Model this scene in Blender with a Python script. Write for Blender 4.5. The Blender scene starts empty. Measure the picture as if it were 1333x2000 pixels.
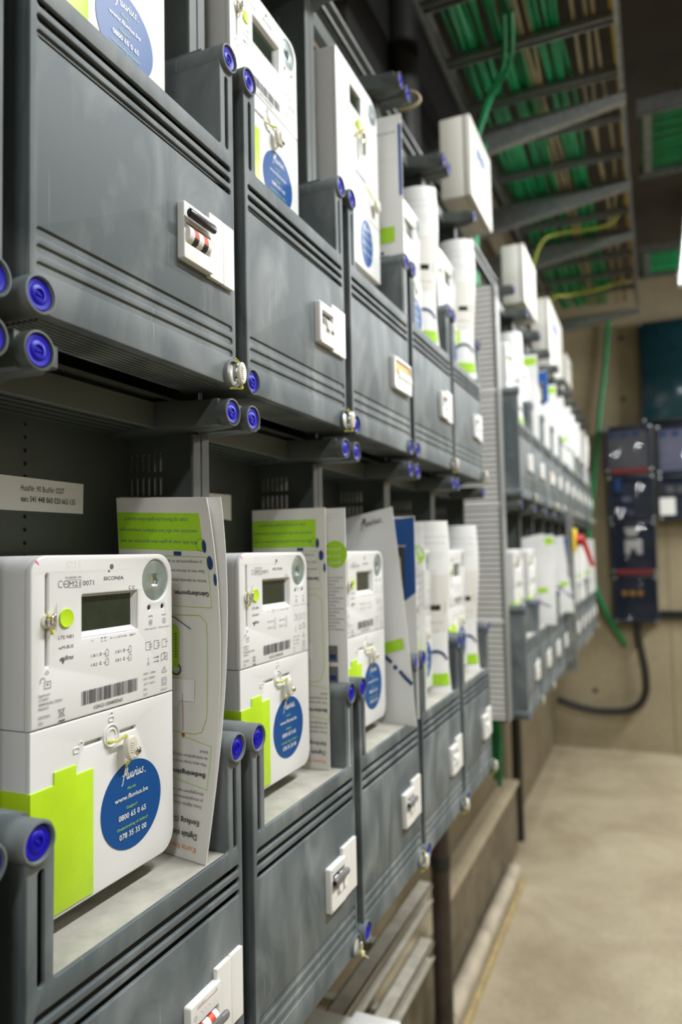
import bpy, bmesh, math, random
from math import sin, cos, pi, radians, sqrt, atan2
from mathutils import Vector, Matrix
random.seed(7)
SC = bpy.context.scene
COL = SC.collection
# ------------------------------------------------------------------ camera, light, exposure
CAMZ = 1.40                      # camera height above the floor
Y0 = 0.3152                      # left edge of the first grey cover
F_PX = 1427.3
YAW, PITCH, ROLL = 0.404882, 0.0572914, -0.0207354
def camera():
    y, p, r = YAW, PITCH, ROLL
    f = Vector((-sin(y)*cos(p), cos(y)*cos(p), sin(p)))
    rt = Vector((cos(y), sin(y), 0)); up = rt.cross(f)
    r2 = rt*cos(r)+up*sin(r); u2 = up*cos(r)-rt*sin(r)
    m = Matrix((r2, u2, -f)).transposed().to_4x4()
    m.translation = Vector((0.33135, 0, CAMZ))
    cd = bpy.data.cameras.new('camera'); co = bpy.data.objects.new('camera', cd)
    cd.sensor_fit = 'VERTICAL'; cd.sensor_height = 36; cd.lens = F_PX/2000*36
    cd.clip_start = 0.01; cd.clip_end = 50
    cd.dof.use_dof = True; cd.dof.focus_distance = 0.56; cd.dof.aperture_fstop = 4.6
    co.matrix_world = m; COL.objects.link(co); SC.camera = co
camera()
SC.view_settings.view_transform = 'Standard'; SC.view_settings.look = 'None'
SC.view_settings.gamma = 1; SC.view_settings.use_curve_mapping = False
SC.view_settings.exposure = 1.0
w = bpy.data.worlds.new('world'); SC.world = w; w.use_nodes = True
w.node_tree.nodes['Background'].inputs[0].default_value = (0.85, 0.92, 1, 1)
w.node_tree.nodes['Background'].inputs[1].default_value = 0.03
LAMPS = [  # x, y0, y1, z, watts      (ceiling tube fittings; last two unseen, added)
    (0.505, 1.95, 3.45, CAMZ+1.15, 7.5),
    (1.05, 0.45, 1.75, CAMZ+1.50, 20),
    (0.75, -2.3, -0.8, CAMZ+1.10, 10),  # unseen, put in as fill from the camera side
    (1.75, 3.9, 5.2, CAMZ+1.30, 26),  # unseen, put in to brighten the end wall
]
for (lx, a, b, lz, wt) in LAMPS:
    for sg in (-1, 1):
        ld = bpy.data.lights.new('tube_light', 'AREA'); ld.shape = 'RECTANGLE'
        ld.size = 0.04; ld.size_y = b-a-0.1; ld.energy = wt; ld.color = (0.97, 0.99, 1.0)
        lo = bpy.data.objects.new('tube_light', ld); lo.location = (lx+sg*0.018, (a+b)/2, lz-0.02)
        lo.rotation_euler = (0, radians(-36*sg), 0)
        COL.objects.link(lo)

# ------------------------------------------------------------------ materials
def newmat(name):
    m = bpy.data.materials.new(name); m.use_nodes = True
    return m, m.node_tree, m.node_tree.nodes['Principled BSDF']
def mat(name, col, rough=0.5, metal=0, noise=0.0, scale=30, bump=0.0, bscale=400, spec=0.5, coat=0, stretch=None, col2=None):
    m, nt, b = newmat(name)
    b.inputs['Base Color'].default_value = (*col, 1); b.inputs['Roughness'].default_value = rough
    b.inputs['Metallic'].default_value = metal; b.inputs['Specular IOR Level'].default_value = spec
    if coat: b.inputs['Coat Weight'].default_value = coat
    if noise or bump or col2:
        tc = nt.nodes.new('ShaderNodeTexCoord'); mp = nt.nodes.new('ShaderNodeMapping')
        nt.links.new(tc.outputs['Object'], mp.inputs[0])
        if stretch: mp.inputs['Scale'].default_value = stretch
    if noise or col2:
        n = nt.nodes.new('ShaderNodeTexNoise'); n.inputs['Scale'].default_value = scale
        n.inputs['Detail'].default_value = 6; n.inputs['Roughness'].default_value = 0.62
        nt.links.new(mp.outputs[0], n.inputs['Vector'])
        r = nt.nodes.new('ShaderNodeValToRGB')
        r.color_ramp.elements[0].position = 0.35; r.color_ramp.elements[1].position = 0.7
        c2 = col2 if col2 else tuple(min(1, c*(1+noise)) for c in col)
        c1 = col if col2 else tuple(c*(1-noise) for c in col)
        r.color_ramp.elements[0].color = (*c1, 1); r.color_ramp.elements[1].color = (*c2, 1)
        nt.links.new(n.outputs['Fac'], r.inputs[0]); nt.links.new(r.outputs[0], b.inputs['Base Color'])
    if bump:
        n2 = nt.nodes.new('ShaderNodeTexNoise'); n2.inputs['Scale'].default_value = bscale
        nt.links.new(mp.outputs[0], n2.inputs['Vector'])
        bp = nt.nodes.new('ShaderNodeBump'); bp.inputs['Strength'].default_value = bump; bp.inputs['Distance'].default_value = 0.0005
        nt.links.new(n2.outputs['Fac'], bp.inputs['Height']); nt.links.new(bp.outputs[0], b.inputs['Normal'])
    return m
def cover_mat():
    # moulded grey polyester, finely textured, with dust wipes and scratches
    m, nt, b = newmat('grey_cover_plastic')
    tc = nt.nodes.new('ShaderNodeTexCoord')
    geo = nt.nodes.new('ShaderNodeObjectInfo')
    ad = nt.nodes.new('ShaderNodeVectorMath'); ad.operation = 'ADD'
    nt.links.new(tc.outputs['Object'], ad.inputs[0]); nt.links.new(geo.outputs['Location'], ad.inputs[1])
    def noise(scale, detail, st=(1, 1, 1), rot=(0, 0, 0), dist=0):
        mp = nt.nodes.new('ShaderNodeMapping'); mp.inputs['Scale'].default_value = st; mp.inputs['Rotation'].default_value = rot
        nt.links.new(ad.outputs[0], mp.inputs[0])
        n = nt.nodes.new('ShaderNodeTexNoise'); n.inputs['Scale'].default_value = scale; n.inputs['Detail'].default_value = detail
        n.inputs['Distortion'].default_value = dist
        nt.links.new(mp.outputs[0], n.inputs['Vector']); return n
    def ramp(src, p0, p1, v0, v1):
        r = nt.nodes.new('ShaderNodeMapRange'); r.inputs[1].default_value = p0; r.inputs[2].default_value = p1
        r.inputs[3].default_value = v0; r.inputs[4].default_value = v1; nt.links.new(src, r.inputs[0]); return r.outputs[0]
    a = ramp(noise(17, 7, (1, 1, 0.55), (0.5, 0, 0), 0.9).outputs['Fac'], 0.42, 0.72, 0, 0.62)
    s = ramp(noise(260, 2, (1, 1, 0.04), (0.25, 0, 0), 0.2).outputs['Fac'], 0.66, 0.76, 0, 0.45)
    s2 = ramp(noise(9, 2).outputs['Fac'], 0.52, 0.6, 0, 1)
    mu = nt.nodes.new('ShaderNodeMath'); mu.operation = 'MULTIPLY'; nt.links.new(s, mu.inputs[0]); nt.links.new(s2, mu.inputs[1])
    sm = nt.nodes.new('ShaderNodeMath'); sm.operation = 'ADD'; sm.use_clamp = True
    nt.links.new(a, sm.inputs[0]); nt.links.new(mu.outputs[0], sm.inputs[1])
    mx = nt.nodes.new('ShaderNodeMix'); mx.data_type = 'RGBA'
    mx.inputs['A'].default_value = (0.084, 0.102, 0.108, 1); mx.inputs['B'].default_value = (0.26, 0.28, 0.28, 1)
    nt.links.new(sm.outputs[0], mx.inputs['Factor']); nt.links.new(mx.outputs['Result'], b.inputs['Base Color'])
    b.inputs['Roughness'].default_value = 0.58; b.inputs['Specular IOR Level'].default_value = 0.3
    n2 = noise(1500, 2); bp = nt.nodes.new('ShaderNodeBump'); bp.inputs['Strength'].default_value = 0.22; bp.inputs['Distance'].default_value = 0.0003
    nt.links.new(n2.outputs['Fac'], bp.inputs['Height']); nt.links.new(bp.outputs[0], b.inputs['Normal'])
    return m
def emit(name, col, s):
    m, nt, b = newmat(name); b.inputs['Base Color'].default_value = (*col, 1)
    b.inputs['Emission Color'].default_value = (*col, 1); b.inputs['Emission Strength'].default_value = s
    return m
def clear(name, tint, alpha, rough=0.03):
    m, nt, b = newmat(name); b.inputs['Base Color'].default_value = (*tint, 1); b.inputs['Roughness'].default_value = rough
    b.inputs['Alpha'].default_value = alpha; b.inputs['Coat Weight'].default_value = 1
    return m
def concrete(name, c1, c2, scale=1.5, rough=0.8, stain=0.5):
    m, nt, b = newmat(name); tc = nt.nodes.new('ShaderNodeTexCoord')
    n = nt.nodes.new('ShaderNodeTexNoise'); n.inputs['Scale'].default_value = scale; n.inputs['Detail'].default_value = 9; n.inputs['Roughness'].default_value = 0.65
    n.inputs['Distortion'].default_value = 0.6
    nt.links.new(tc.outputs['Object'], n.inputs['Vector'])
    r = nt.nodes.new('ShaderNodeValToRGB'); r.color_ramp.elements[0].position = 0.33; r.color_ramp.elements[1].position = 0.68
    r.color_ramp.elements[0].color = (*c1, 1); r.color_ramp.elements[1].color = (*c2, 1)
    nt.links.new(n.outputs['Fac'], r.inputs[0])
    n3 = nt.nodes.new('ShaderNodeTexNoise'); n3.inputs['Scale'].default_value = scale*28; n3.inputs['Detail'].default_value = 4
    nt.links.new(tc.outputs['Object'], n3.inputs['Vector'])
    mx = nt.nodes.new('ShaderNodeMix'); mx.data_type = 'RGBA'; mx.blend_type = 'MULTIPLY'; mx.inputs['Factor'].default_value = stain
    nt.links.new(r.outputs[0], mx.inputs['A']); nt.links.new(n3.outputs['Fac'], mx.inputs['B'])
    nt.links.new(mx.outputs['Result'], b.inputs['Base Color']); b.inputs['Roughness'].default_value = rough
    bp = nt.nodes.new('ShaderNodeBump'); bp.inputs['Strength'].default_value = 0.3; bp.inputs['Distance'].default_value = 0.004
    nt.links.new(n3.outputs['Fac'], bp.inputs['Height']); nt.links.new(bp.outputs[0], b.inputs['Normal'])
    return m
M = dict(
    cover=cover_mat(),
    inner=mat('dark_grey_inner', (0.02, 0.022, 0.022), 0.6),
    case=mat('grey_green_case', (0.055, 0.066, 0.06), 0.5, noise=0.15, scale=12, bump=0.1),
    dust=mat('dusty_shelf', (0.30, 0.29, 0.245), 0.85, noise=0.0, scale=16, col2=(0.50, 0.475, 0.41)),
    white=mat('white_meter_plastic', (0.70, 0.70, 0.69), 0.38),
    white2=mat('white_plastic', (0.74, 0.735, 0.71), 0.35),
    cream=mat('cream_box_plastic', (0.55, 0.54, 0.49), 0.45),
    lime=mat('lime_green_plastic', (0.46, 0.70, 0.012), 0.38, noise=0.08, scale=20),
    limep=mat('lime_print', (0.34, 0.62, 0.01), 0.55),
    blue=mat('blue_sticker', (0.0, 0.065, 0.25), 0.4, spec=0.3),
    cap=mat('blue_cap_plastic', (0.004, 0.001, 0.38), 0.42, spec=0.3),
    paper=mat('white_paper', (0.73, 0.73, 0.715), 0.6),
    paper2=mat('off_white_paper', (0.66, 0.645, 0.60), 0.6),
    ink=mat('dark_ink', (0.03, 0.03, 0.035), 0.5),
    grey=mat('grey_ink', (0.10, 0.10, 0.11), 0.5),
    pale=mat('pale_grey_ink', (0.52, 0.52, 0.52), 0.5),
    navy=mat('navy_ink', (0.004, 0.03, 0.14), 0.5),
    bluep=mat('blue_print', (0.005, 0.07, 0.28), 0.45),
    orange=mat('orange_ink', (0.72, 0.25, 0.05), 0.5),
    dred=mat('dark_red_plastic', (0.12, 0.003, 0.004), 0.5),
    red=mat('red_plastic', (0.36, 0.008, 0.006), 0.4),
    brick=mat('orange_red_plastic', (0.55, 0.07, 0.025), 0.4),
    amber=mat('amber_plastic', (0.62, 0.30, 0.005), 0.45),
    yellow=mat('yellow_plastic', (0.80, 0.58, 0.03), 0.4),
    pink=mat('pink_mark', (0.75, 0.05, 0.22), 0.5),
    black=mat('black_plastic', (0.012, 0.011, 0.016), 0.32),
    dgrey=mat('dark_grey_plastic', (0.14, 0.135, 0.14), 0.35),
    olive=mat('olive_dark_plastic', (0.05, 0.045, 0.03), 0.4),
    steel=mat('galvanised_steel', (0.30, 0.31, 0.30), 0.42, 0.85, noise=0.2, scale=40),
    pole=mat('grey_strip', (0.25, 0.26, 0.25), 0.5),
    dsteel=mat('dusty_steel', (0.36, 0.34, 0.28), 0.6, 0.1, noise=0.2, scale=30),
    silver=mat('zinc_disc', (0.42, 0.50, 0.49), 0.33, 0.75, noise=0.2, scale=60),
    chrome=mat('chrome', (0.75, 0.75, 0.72), 0.15, 1),
    seal=mat('pale_seal_plastic', (0.62, 0.60, 0.52), 0.25, coat=0.6),
    wire=mat('yellow_seal_wire', (0.68, 0.66, 0.08), 0.4),
    trunk=mat('light_grey_trunking', (0.70, 0.70, 0.67), 0.55, noise=0.06, scale=10),
    green=mat('green_cable', (0.0, 0.22, 0.07), 0.45, noise=0.3, scale=8),
    beige=mat('beige_cable', (0.25, 0.21, 0.11), 0.5, noise=0.2, scale=8),
    ygcable=mat('yellow_green_cable', (0.30, 0.34, 0.02), 0.4),
    ycable=mat('ochre_cable', (0.50, 0.32, 0.01), 0.45),
    dpipe=mat('brown_black_pipe', (0.035, 0.026, 0.018), 0.55, noise=0.5, scale=9),
    bcable=mat('black_cable', (0.012, 0.012, 0.011), 0.45),
    wood=mat('dusty_yellow_strip', (0.38, 0.29, 0.13), 0.7, noise=0.25, scale=18),
    pipe=mat('dusty_grey_pipe', (0.44, 0.38, 0.29), 0.7, noise=0.25, scale=10),
    navyb=mat('navy_box', (0.010, 0.016, 0.032), 0.3, noise=0.1, scale=5),
    tealp=mat('teal_panel', (0.006, 0.028, 0.036), 0.12, noise=0.35, scale=4),
    lilac=mat('lilac_panel', (0.17, 0.165, 0.27), 0.3),
    lcd=mat('lcd_glass', (0.020, 0.030, 0.018), 0.12, noise=0.2, scale=60),
    lcd2=mat('lcd_grey', (0.16, 0.16, 0.15), 0.15),
    lid=clear('smoked_lid', (0.01, 0.02, 0.05), 0.22),
    tube=emit('lamp_tube', (0.92, 0.95, 1.0), 9.0),
    lampcase=mat('lamp_housing', (0.6, 0.6, 0.6), 0.4),
    floor=concrete('concrete_floor', (0.33, 0.27, 0.17), (0.52, 0.445, 0.31), 2.2, 0.75, 0.35),
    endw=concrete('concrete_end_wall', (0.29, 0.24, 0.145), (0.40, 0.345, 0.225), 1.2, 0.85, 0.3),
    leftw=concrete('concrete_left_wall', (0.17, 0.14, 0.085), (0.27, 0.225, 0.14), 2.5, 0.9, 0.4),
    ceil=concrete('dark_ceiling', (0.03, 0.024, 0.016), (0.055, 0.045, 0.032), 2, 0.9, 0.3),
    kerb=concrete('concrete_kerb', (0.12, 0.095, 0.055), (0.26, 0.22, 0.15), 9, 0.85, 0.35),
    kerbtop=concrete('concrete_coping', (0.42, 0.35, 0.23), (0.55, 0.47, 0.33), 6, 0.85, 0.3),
)
# ------------------------------------------------------------------ mesh helpers
def obj(name, me, parent=None, loc=(0, 0, 0), rot=(0, 0, 0), **kw):
    o = bpy.data.objects.new(name, me); COL.objects.link(o); o.location = loc; o.rotation_euler = rot
    if parent: o.parent = parent
    for k, v in kw.items(): o[k] = v
    return o
def thing(name, label, cat, loc=(0, 0, 0), group=None, me=None, rot=(0, 0, 0)):
    o = obj(name, me, None, loc, rot); o['label'] = label; o['category'] = cat
    if group: o['group'] = group
    return o
def struct(name, me, loc=(0, 0, 0)):
    o = obj(name, me, None, loc); o['kind'] = 'structure'; return o
class MB:
    """collects shapes, in one or several materials, into one mesh"""
    def __init__(s, *mats): s.bm = bmesh.new(); s.mats = list(mats); s.cur = 0
    def use(s, m):
        if m not in s.mats: s.mats.append(m)
        s.cur = s.mats.index(m); return s
    def _paint(s, faces):
        for f in faces: f.material_index = s.cur
    def face(s, pts):
        f = s.bm.faces.new([s.bm.verts.new(p) for p in pts]); f.material_index = s.cur; return f
    def raw(s, vs, fs):
        vv = [s.bm.verts.new(v) for v in vs]
        for f in fs:
            try: s.bm.faces.new([vv[i] for i in f]).material_index = s.cur
            except ValueError: pass
    def box(s, x0, x1, y0, y1, z0, z1, r=0, seg=2):
        bm2 = bmesh.new(); bmesh.ops.create_cube(bm2, size=1)
        for v in bm2.verts: v.co = Vector(((x0+x1)/2+v.co.x*(x1-x0), (y0+y1)/2+v.co.y*(y1-y0), (z0+z1)/2+v.co.z*(z1-z0)))
        if r: bmesh.ops.bevel(bm2, geom=bm2.edges[:], offset=r, segments=seg, profile=0.5, affect='EDGES')
        s.merge(bm2); return s
    def merge(s, bm2, mtx=None):
        me = bpy.data.meshes.new('tmp'); bm2.to_mesh(me); bm2.free(); s.add_mesh(me, mtx)
    def add_mesh(s, me, mtx=None):
        if mtx is not None: me.transform(mtx)
        vs = [v.co.copy() for v in me.vertices]; fs = [tuple(p.vertices) for p in me.polygons]
        s.raw(vs, fs); bpy.data.meshes.remove(me)
    def cyl(s, p0, p1, r, n=24, r2=None, caps=True):
        p0 = Vector(p0); p1 = Vector(p1); d = (p1-p0); q = d.to_track_quat('Z', 'Y')
        r2 = r if r2 is None else r2; vs = []; fs = []
        for k in range(n):
            a = 2*pi*k/n
            vs.append(p0+q @ Vector((r*cos(a), r*sin(a), 0)))
        for k in range(n):
            a = 2*pi*k/n
            vs.append(p1+q @ Vector((r2*cos(a), r2*sin(a), 0)))
        for k in range(n): fs.append((k, (k+1) % n, n+(k+1) % n, n+k))
        if caps: fs.append(tuple(reversed(range(n)))); fs.append(tuple(range(n, 2*n)))
        s.raw(vs, fs); return s
    def lathe(s, prof, base, axis='X', n=28):
        # prof: list of (r, h) ; axis X -> h runs along +X
        vs = []; fs = []
        for (r, h) in prof:
            for k in range(n):
                a = 2*pi*k/n
                v = {'X': (h, r*cos(a), r*sin(a)), 'Z': (r*cos(a), r*sin(a), h), 'Y': (r*sin(a), h, r*cos(a))}[axis]
                vs.append(Vector(base)+Vector(v))
        for i in range(len(prof)-1):
            for k in range(n): fs.append((i*n+k, i*n+(k+1) % n, (i+1)*n+(k+1) % n, (i+1)*n+k))
        fs.append(tuple(reversed(range(n)))); fs.append(tuple(range((len(prof)-1)*n, len(prof)*n)))
        s.raw(vs, fs); return s
    def tube(s, pts, r, n=10, smooth=True):
        pts = [Vector(p) for p in pts]; rings = []; vs = []; fs = []
        up = Vector((0, 0, 1))
        t0 = (pts[1]-pts[0]).normalized()
        nrm = t0.orthogonal().normalized()
        for i, p in enumerate(pts):
            t = (pts[min(i+1, len(pts)-1)]-pts[max(i-1, 0)]).normalized()
            nrm = (nrm-t*nrm.dot(t)).normalized(); b = t.cross(nrm)
            for k in range(n):
                a = 2*pi*k/n; vs.append(p+(nrm*cos(a)+b*sin(a))*r)
        for i in range(len(pts)-1):
            for k in range(n): fs.append((i*n+k, i*n+(k+1) % n, (i+1)*n+(k+1) % n, (i+1)*n+k))
        fs.append(tuple(reversed(range(n)))); fs.append(tuple(range((len(pts)-1)*n, len(pts)*n)))
        s.raw(vs, fs); return s
    def plate(s, loops, x0, x1, bev=0.0, plane='YZ', seg=2):
        """flat plate with holes: loops in the plane, thickness x0..x1 on the third axis"""
        c = bpy.data.curves.new('tmp', 'CURVE'); c.dimensions = '2D'; c.fill_mode = 'BOTH'
        t = (x1-x0)/2; c.extrude = t-bev; c.bevel_depth = bev; c.bevel_resolution = seg; c.offset = -bev
        for lp in loops:
            sp = c.splines.new('POLY'); sp.points.add(len(lp)-1); sp.use_cyclic_u = True
            for i, (a, b) in enumerate(lp): sp.points[i].co = (a, b, 0, 1)
        o = bpy.data.objects.new('tmp', c); me = bpy.data.meshes.new_from_object(o); bpy.data.objects.remove(o); bpy.data.curves.remove(c)
        xm = (x0+x1)/2
        if plane == 'YZ': mt = Matrix(((0, 0, 1, xm), (1, 0, 0, 0), (0, 1, 0, 0), (0, 0, 0, 1)))
        elif plane == 'XZ': mt = Matrix(((1, 0, 0, 0), (0, 0, -1, xm), (0, 1, 0, 0), (0, 0, 0, 1)))
        else: mt = Matrix(((1, 0, 0, 0), (0, 1, 0, 0), (0, 0, 1, xm), (0, 0, 0, 1)))
        s.add_mesh(me, mt); return s
    def done(s, name, smooth=35, weld=True):
        if weld: bmesh.ops.remove_doubles(s.bm, verts=s.bm.verts, dist=1e-6)
        bmesh.ops.recalc_face_normals(s.bm, faces=s.bm.faces)
        me = bpy.data.meshes.new(name); s.bm.to_mesh(me); s.bm.free()
        for m in s.mats: me.materials.append(M[m])
        if smooth:
            me.polygons.foreach_set('use_smooth', [True]*len(me.polygons))
            me.set_sharp_from_angle(angle=radians(smooth))
        return me
def rrect(a0, b0, a1, b1, r, n=6, rs=None):
    rs = rs or (r, r, r, r)   # bl, br, tr, tl
    out = []
    for (cx, cy, rr, st) in ((a0, b0, rs[0], pi), (a1, b0, rs[1], 1.5*pi), (a1, b1, rs[2], 0), (a0, b1, rs[3], 0.5*pi)):
        sx = 1 if cx == a0 else -1; sy = 1 if cy == b0 else -1
        if rr <= 0: out.append((cx, cy)); continue
        for k in range(n+1):
            t = st+0.5*pi*k/n; out.append((cx+sx*rr+rr*cos(t), cy+sy*rr+rr*sin(t)))
    return out
def circ(cx, cy, r, n=20): return [(cx+r*cos(2*pi*k/n), cy+r*sin(2*pi*k/n)) for k in range(n)]
def pill(a0, b0, a1, b1, n=6): return rrect(a0, b0, a1, b1, min(a1-a0, b1-b0)/2-1e-6, n)

# ------------------------------------------------------------------ print (flat ink shapes in 2D, mapped on a surface)
_tc = {}
def text2d(s, res=2, bold=0.0, shear=0.0):
    k = (s, res, bold, shear)
    if k not in _tc:
        c = bpy.data.curves.new('tmp', 'FONT'); c.body = s; c.resolution_u = res; c.offset = bold; c.shear = shear
        c.fill_mode = 'FRONT'
        o = bpy.data.objects.new('tmp', c); me = bpy.data.meshes.new_from_object(o)
        vs = [(v.co.x, v.co.y) for v in me.vertices]; fs = [tuple(p.vertices) for p in me.polygons]
        bpy.data.objects.remove(o); bpy.data.curves.remove(c); bpy.data.meshes.remove(me)
        _tc[k] = (vs, fs)
    return _tc[k]
class Print:
    """units: millimetres; written out through a mapping (a, b) -> 3D point"""
    def __init__(s): s.items = []; s.mats = []
    def add(s, vs, fs, m):
        if m not in s.mats: s.mats.append(m)
        s.items.append((vs, fs, s.mats.index(m)))
    def text(s, t, a0, b, a1, h, m='grey', bold=0.0, shear=0.0, rot=False, res=2, slope=0.0):
        vs, fs = text2d(t, res, bold, shear)
        if not vs: return
        mn = min(v[0] for v in vs); mx = max(v[0] for v in vs)
        sx = (a1-a0)/(mx-mn); sy = h/0.70; out = []
        for (x, y) in vs:
            px = (x-mn)*sx; py = y*sy+slope*px
            if rot: out.append((a1-px, b-py))
            else: out.append((a0+px, b+py))
        s.add(out, fs, m)
    def rect(s, a0, b0, a1, b1, m='grey', step=2.5):
        na = max(1, int(abs(a1-a0)/step)); nb = max(1, int(abs(b1-b0)/step))
        vs = [(a0+(a1-a0)*i/na, b0+(b1-b0)*j/nb) for j in range(nb+1) for i in range(na+1)]
        fs = [(j*(na+1)+i, j*(na+1)+i+1, (j+1)*(na+1)+i+1, (j+1)*(na+1)+i) for j in range(nb) for i in range(na)]
        s.add(vs, fs, m)
    def poly(s, pts, m='grey'): s.add(pts, [tuple(range(len(pts)))], m)
    def disc(s, a, b, r, m='grey', n=28, ry=None):
        ry = ry or r; s.poly([(a+r*cos(2*pi*k/n), b+ry*sin(2*pi*k/n)) for k in range(n)], m)
    def line(s, pts, w, m='grey', closed=False):
        if closed: pts = pts+[pts[0]]
        for (p, q) in zip(pts[:-1], pts[1:]):
            d = sqrt((q[0]-p[0])**2+(q[1]-p[1])**2)
            if d < 1e-9: continue
            nx, ny = -(q[1]-p[1])/d*w/2, (q[0]-p[0])/d*w/2; ex, ey = (q[0]-p[0])/d*w*0.3, (q[1]-p[1])/d*w*0.3
            k = max(1, int(d/8)); vs = []; fs = []
            for i in range(k+1):
                t = i/k; cx = p[0]-ex+(q[0]-p[0]+2*ex)*t; cy = p[1]-ey+(q[1]-p[1]+2*ey)*t
                vs += [(cx+nx, cy+ny), (cx-nx, cy-ny)]
            for i in range(k): fs.append((2*i, 2*i+1, 2*i+3, 2*i+2))
            s.add(vs, fs, m)
    def ring(s, a, b, r, w, m='grey', n=20, a0=0, a1=2*pi, ry=None):
        ry = ry or r
        s.line([(a+r*cos(a0+(a1-a0)*k/n), b+ry*sin(a0+(a1-a0)*k/n)) for k in range(n+1)], w, m)
    def frame(s, a0, b0, a1, b1, w, m='grey'): s.line([(a0, b0), (a1, b0), (a1, b1), (a0, b1)], w, m, True)
    def mesh(s, name, fn, lift=0.0004):
        mb = MB(*s.mats); vv = []; layer = {}
        for n, (vs, fs, mi) in enumerate(s.items):
            mb.cur = mi
            e = lift*(n/(len(s.items)+1.0))
            mb.raw([fn(a/1000, b/1000, e) for (a, b) in vs], fs)
        me = bpy.data.meshes.new(name); mb.bm.to_mesh(me); mb.bm.free()
        for m in mb.mats: me.materials.append(M[m])
        return me
def logo(p, a0, b0, a1, m, w):
    """handwritten-looking word, baseline b0 from a0 to a1"""
    S = [[(0.2, -0.9), (0.5, -0.6), (0.9, 0.8), (1.3, 2.2), (1.55, 2.75), (1.65, 2.4), (1.3, 1.5)], [(0.45, 1.15), (1.0, 1.2), (1.5, 1.45)],
         [(1.5, 1.1), (1.9, 2.0), (2.15, 2.7), (2.2, 2.3), (1.95, 1.2), (1.9, 0.4), (2.1, 0.1), (2.4, 0.4)],
         [(2.5, 1.4), (2.45, 0.6), (2.6, 0.15), (2.9, 0.25), (3.3, 1.3), (3.3, 0.5), (3.45, 0.15), (3.75, 0.35)],
         [(3.85, 1.3), (3.95, 0.5), (4.1, 0.1), (4.5, 0.8), (4.7, 1.3)], [(4.7, 1.3), (5.05, 1.2), (5.1, 1.3)],
         [(5.15, 1.3), (5.05, 0.5), (5.2, 0.15), (5.5, 0.3)],
         [(5.7, 1.35), (5.65, 0.6), (5.8, 0.15), (6.1, 0.3), (6.45, 1.3), (6.45, 0.5), (6.6, 0.15), (6.9, 0.4)],
         [(7.6, 1.25), (7.3, 1.35), (7.15, 1.0), (7.4, 0.7), (7.45, 0.3), (7.1, 0.1), (6.9, 0.3)]]
    k = (a1-a0)/8.4
    for st in S: p.line([(a0+x*k, b0+y*k+x*k*0.02) for x, y in st], w, m)
    p.disc(a0+5.25*k, b0+2.0*k, w*0.6, m, 10); p.disc(a0+8.2*k, b0+0.25*k, w*0.75, m, 10)

# ------------------------------------------------------------------ meshes of the meter enclosure (local: x out of the wall, y along the row, z=0 at the shelf edge)
LEN = 0.231
def mesh_cover():
    b = MB('cover')
    e = 0.0192                                                   # ear width
    ow = [(0.0035, -0.210), (LEN-0.0035, -0.210), (LEN, -0.2065), (LEN, 0.083)]
    ow += [(LEN-0.0105+0.0105*cos(t), 0.083+0.0105*sin(t)) for t in [pi*k/10 for k in range(1, 10)]]
    ow += [(LEN-0.021, 0.083), (LEN-e-0.001, 0.003)] + [(LEN-e-0.004+0.003*cos(t), 0.003-0.003*sin(t)) for t in (0.5, 1.0, 1.57)]
    ow += [(e+0.004-0.003*cos(t), 0.003-0.003*sin(t)) for t in (1.57, 1.0, 0.5)] + [(e+0.001, 0.003), (0.021, 0.083)]
    ow += [(0.0105+0.0105*cos(t), 0.083+0.0105*sin(t)) for t in [pi*k/10 for k in range(1, 10)]] + [(0, 0.083), (0, -0.2065)]
    holes = [pill(0.0055, z-0.0026, LEN-0.0055, z+0.0026) for z in (-0.0170, -0.0272, -0.0374)]
    holes += [pill(0.0080, 0.000, 0.0132, 0.0655), pill(LEN-0.0132, 0.000, LEN-0.0080, 0.0655)]
    holes += [pill(0.0055, z-0.0028, LEN-0.0055, z+0.0028) for z in (-0.1605, -0.1712, -0.1819)]
    b.plate([ow]+holes, -0.0034, 0.0, 0.0008)
    b.box(-0.0040, -0.0014, 0.004, LEN-0.004, -0.188, -0.154)
    # skirts
    b.box(-0.045, -0.002, 0.0004, 0.003, -0.2065, 0.075)
    b.box(-0.045, -0.002, LEN-0.003, LEN-0.0004, -0.2065, 0.075)
    b.box(-0.052, -0.002, 0.002, LEN-0.002, -0.2096, -0.2070)
    for k in range(8): b.box(-0.012-k*0.0048, -0.0096-k*0.0048, 0.016, LEN-0.016, -0.2112, -0.2090)   # ribs below
    # inner cheeks of the two ears and the lip of the shelf
    for (a, c) in ((e-0.0015, e+0.0008), (LEN-e-0.0008, LEN-e+0.0015)): b.box(-0.080, -0.0025, a, c, -0.012, 0.083)
    for (a, c) in ((0.0004, e), (LEN-e, LEN-0.0004)): b.box(-0.080, -0.02, a, c, 0.0835, 0.0925)
    # cylinders that carry the caps
    for (cy, cz, x0) in ((0.0062, 0.0825, -0.086), (LEN-0.0095, 0.0825, -0.086), (0.0062, -0.2000, -0.05), (LEN-0.0085, -0.2000, -0.05)):
        b.lathe([(0.0118, x0), (0.0124, x0+0.002), (0.0124, 0.0022), (0.0119, 0.0034), (0.0107, 0.0036), (0.0103, 0.003), (0.0101, 0.0006)], (0, cy, cz), n=36)
    return b.done('cover')
def mesh_cover_inner():
    b = MB('inner'); b.box(-0.0125, -0.0110, 0.002, LEN-0.002, -0.05, -0.004)
    for a in (0.003, LEN-0.0175): b.box(-0.0125, -0.011, a, a+0.0145, -0.004, 0.072)
    return b.done('backing', 0)
def mesh_shelf():
    b = MB('dust'); b.box(-0.118, -0.0030, 0.0202, LEN-0.0202, -0.0045, -0.0008, 0.0005, 1); return b.done('shelf')
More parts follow.
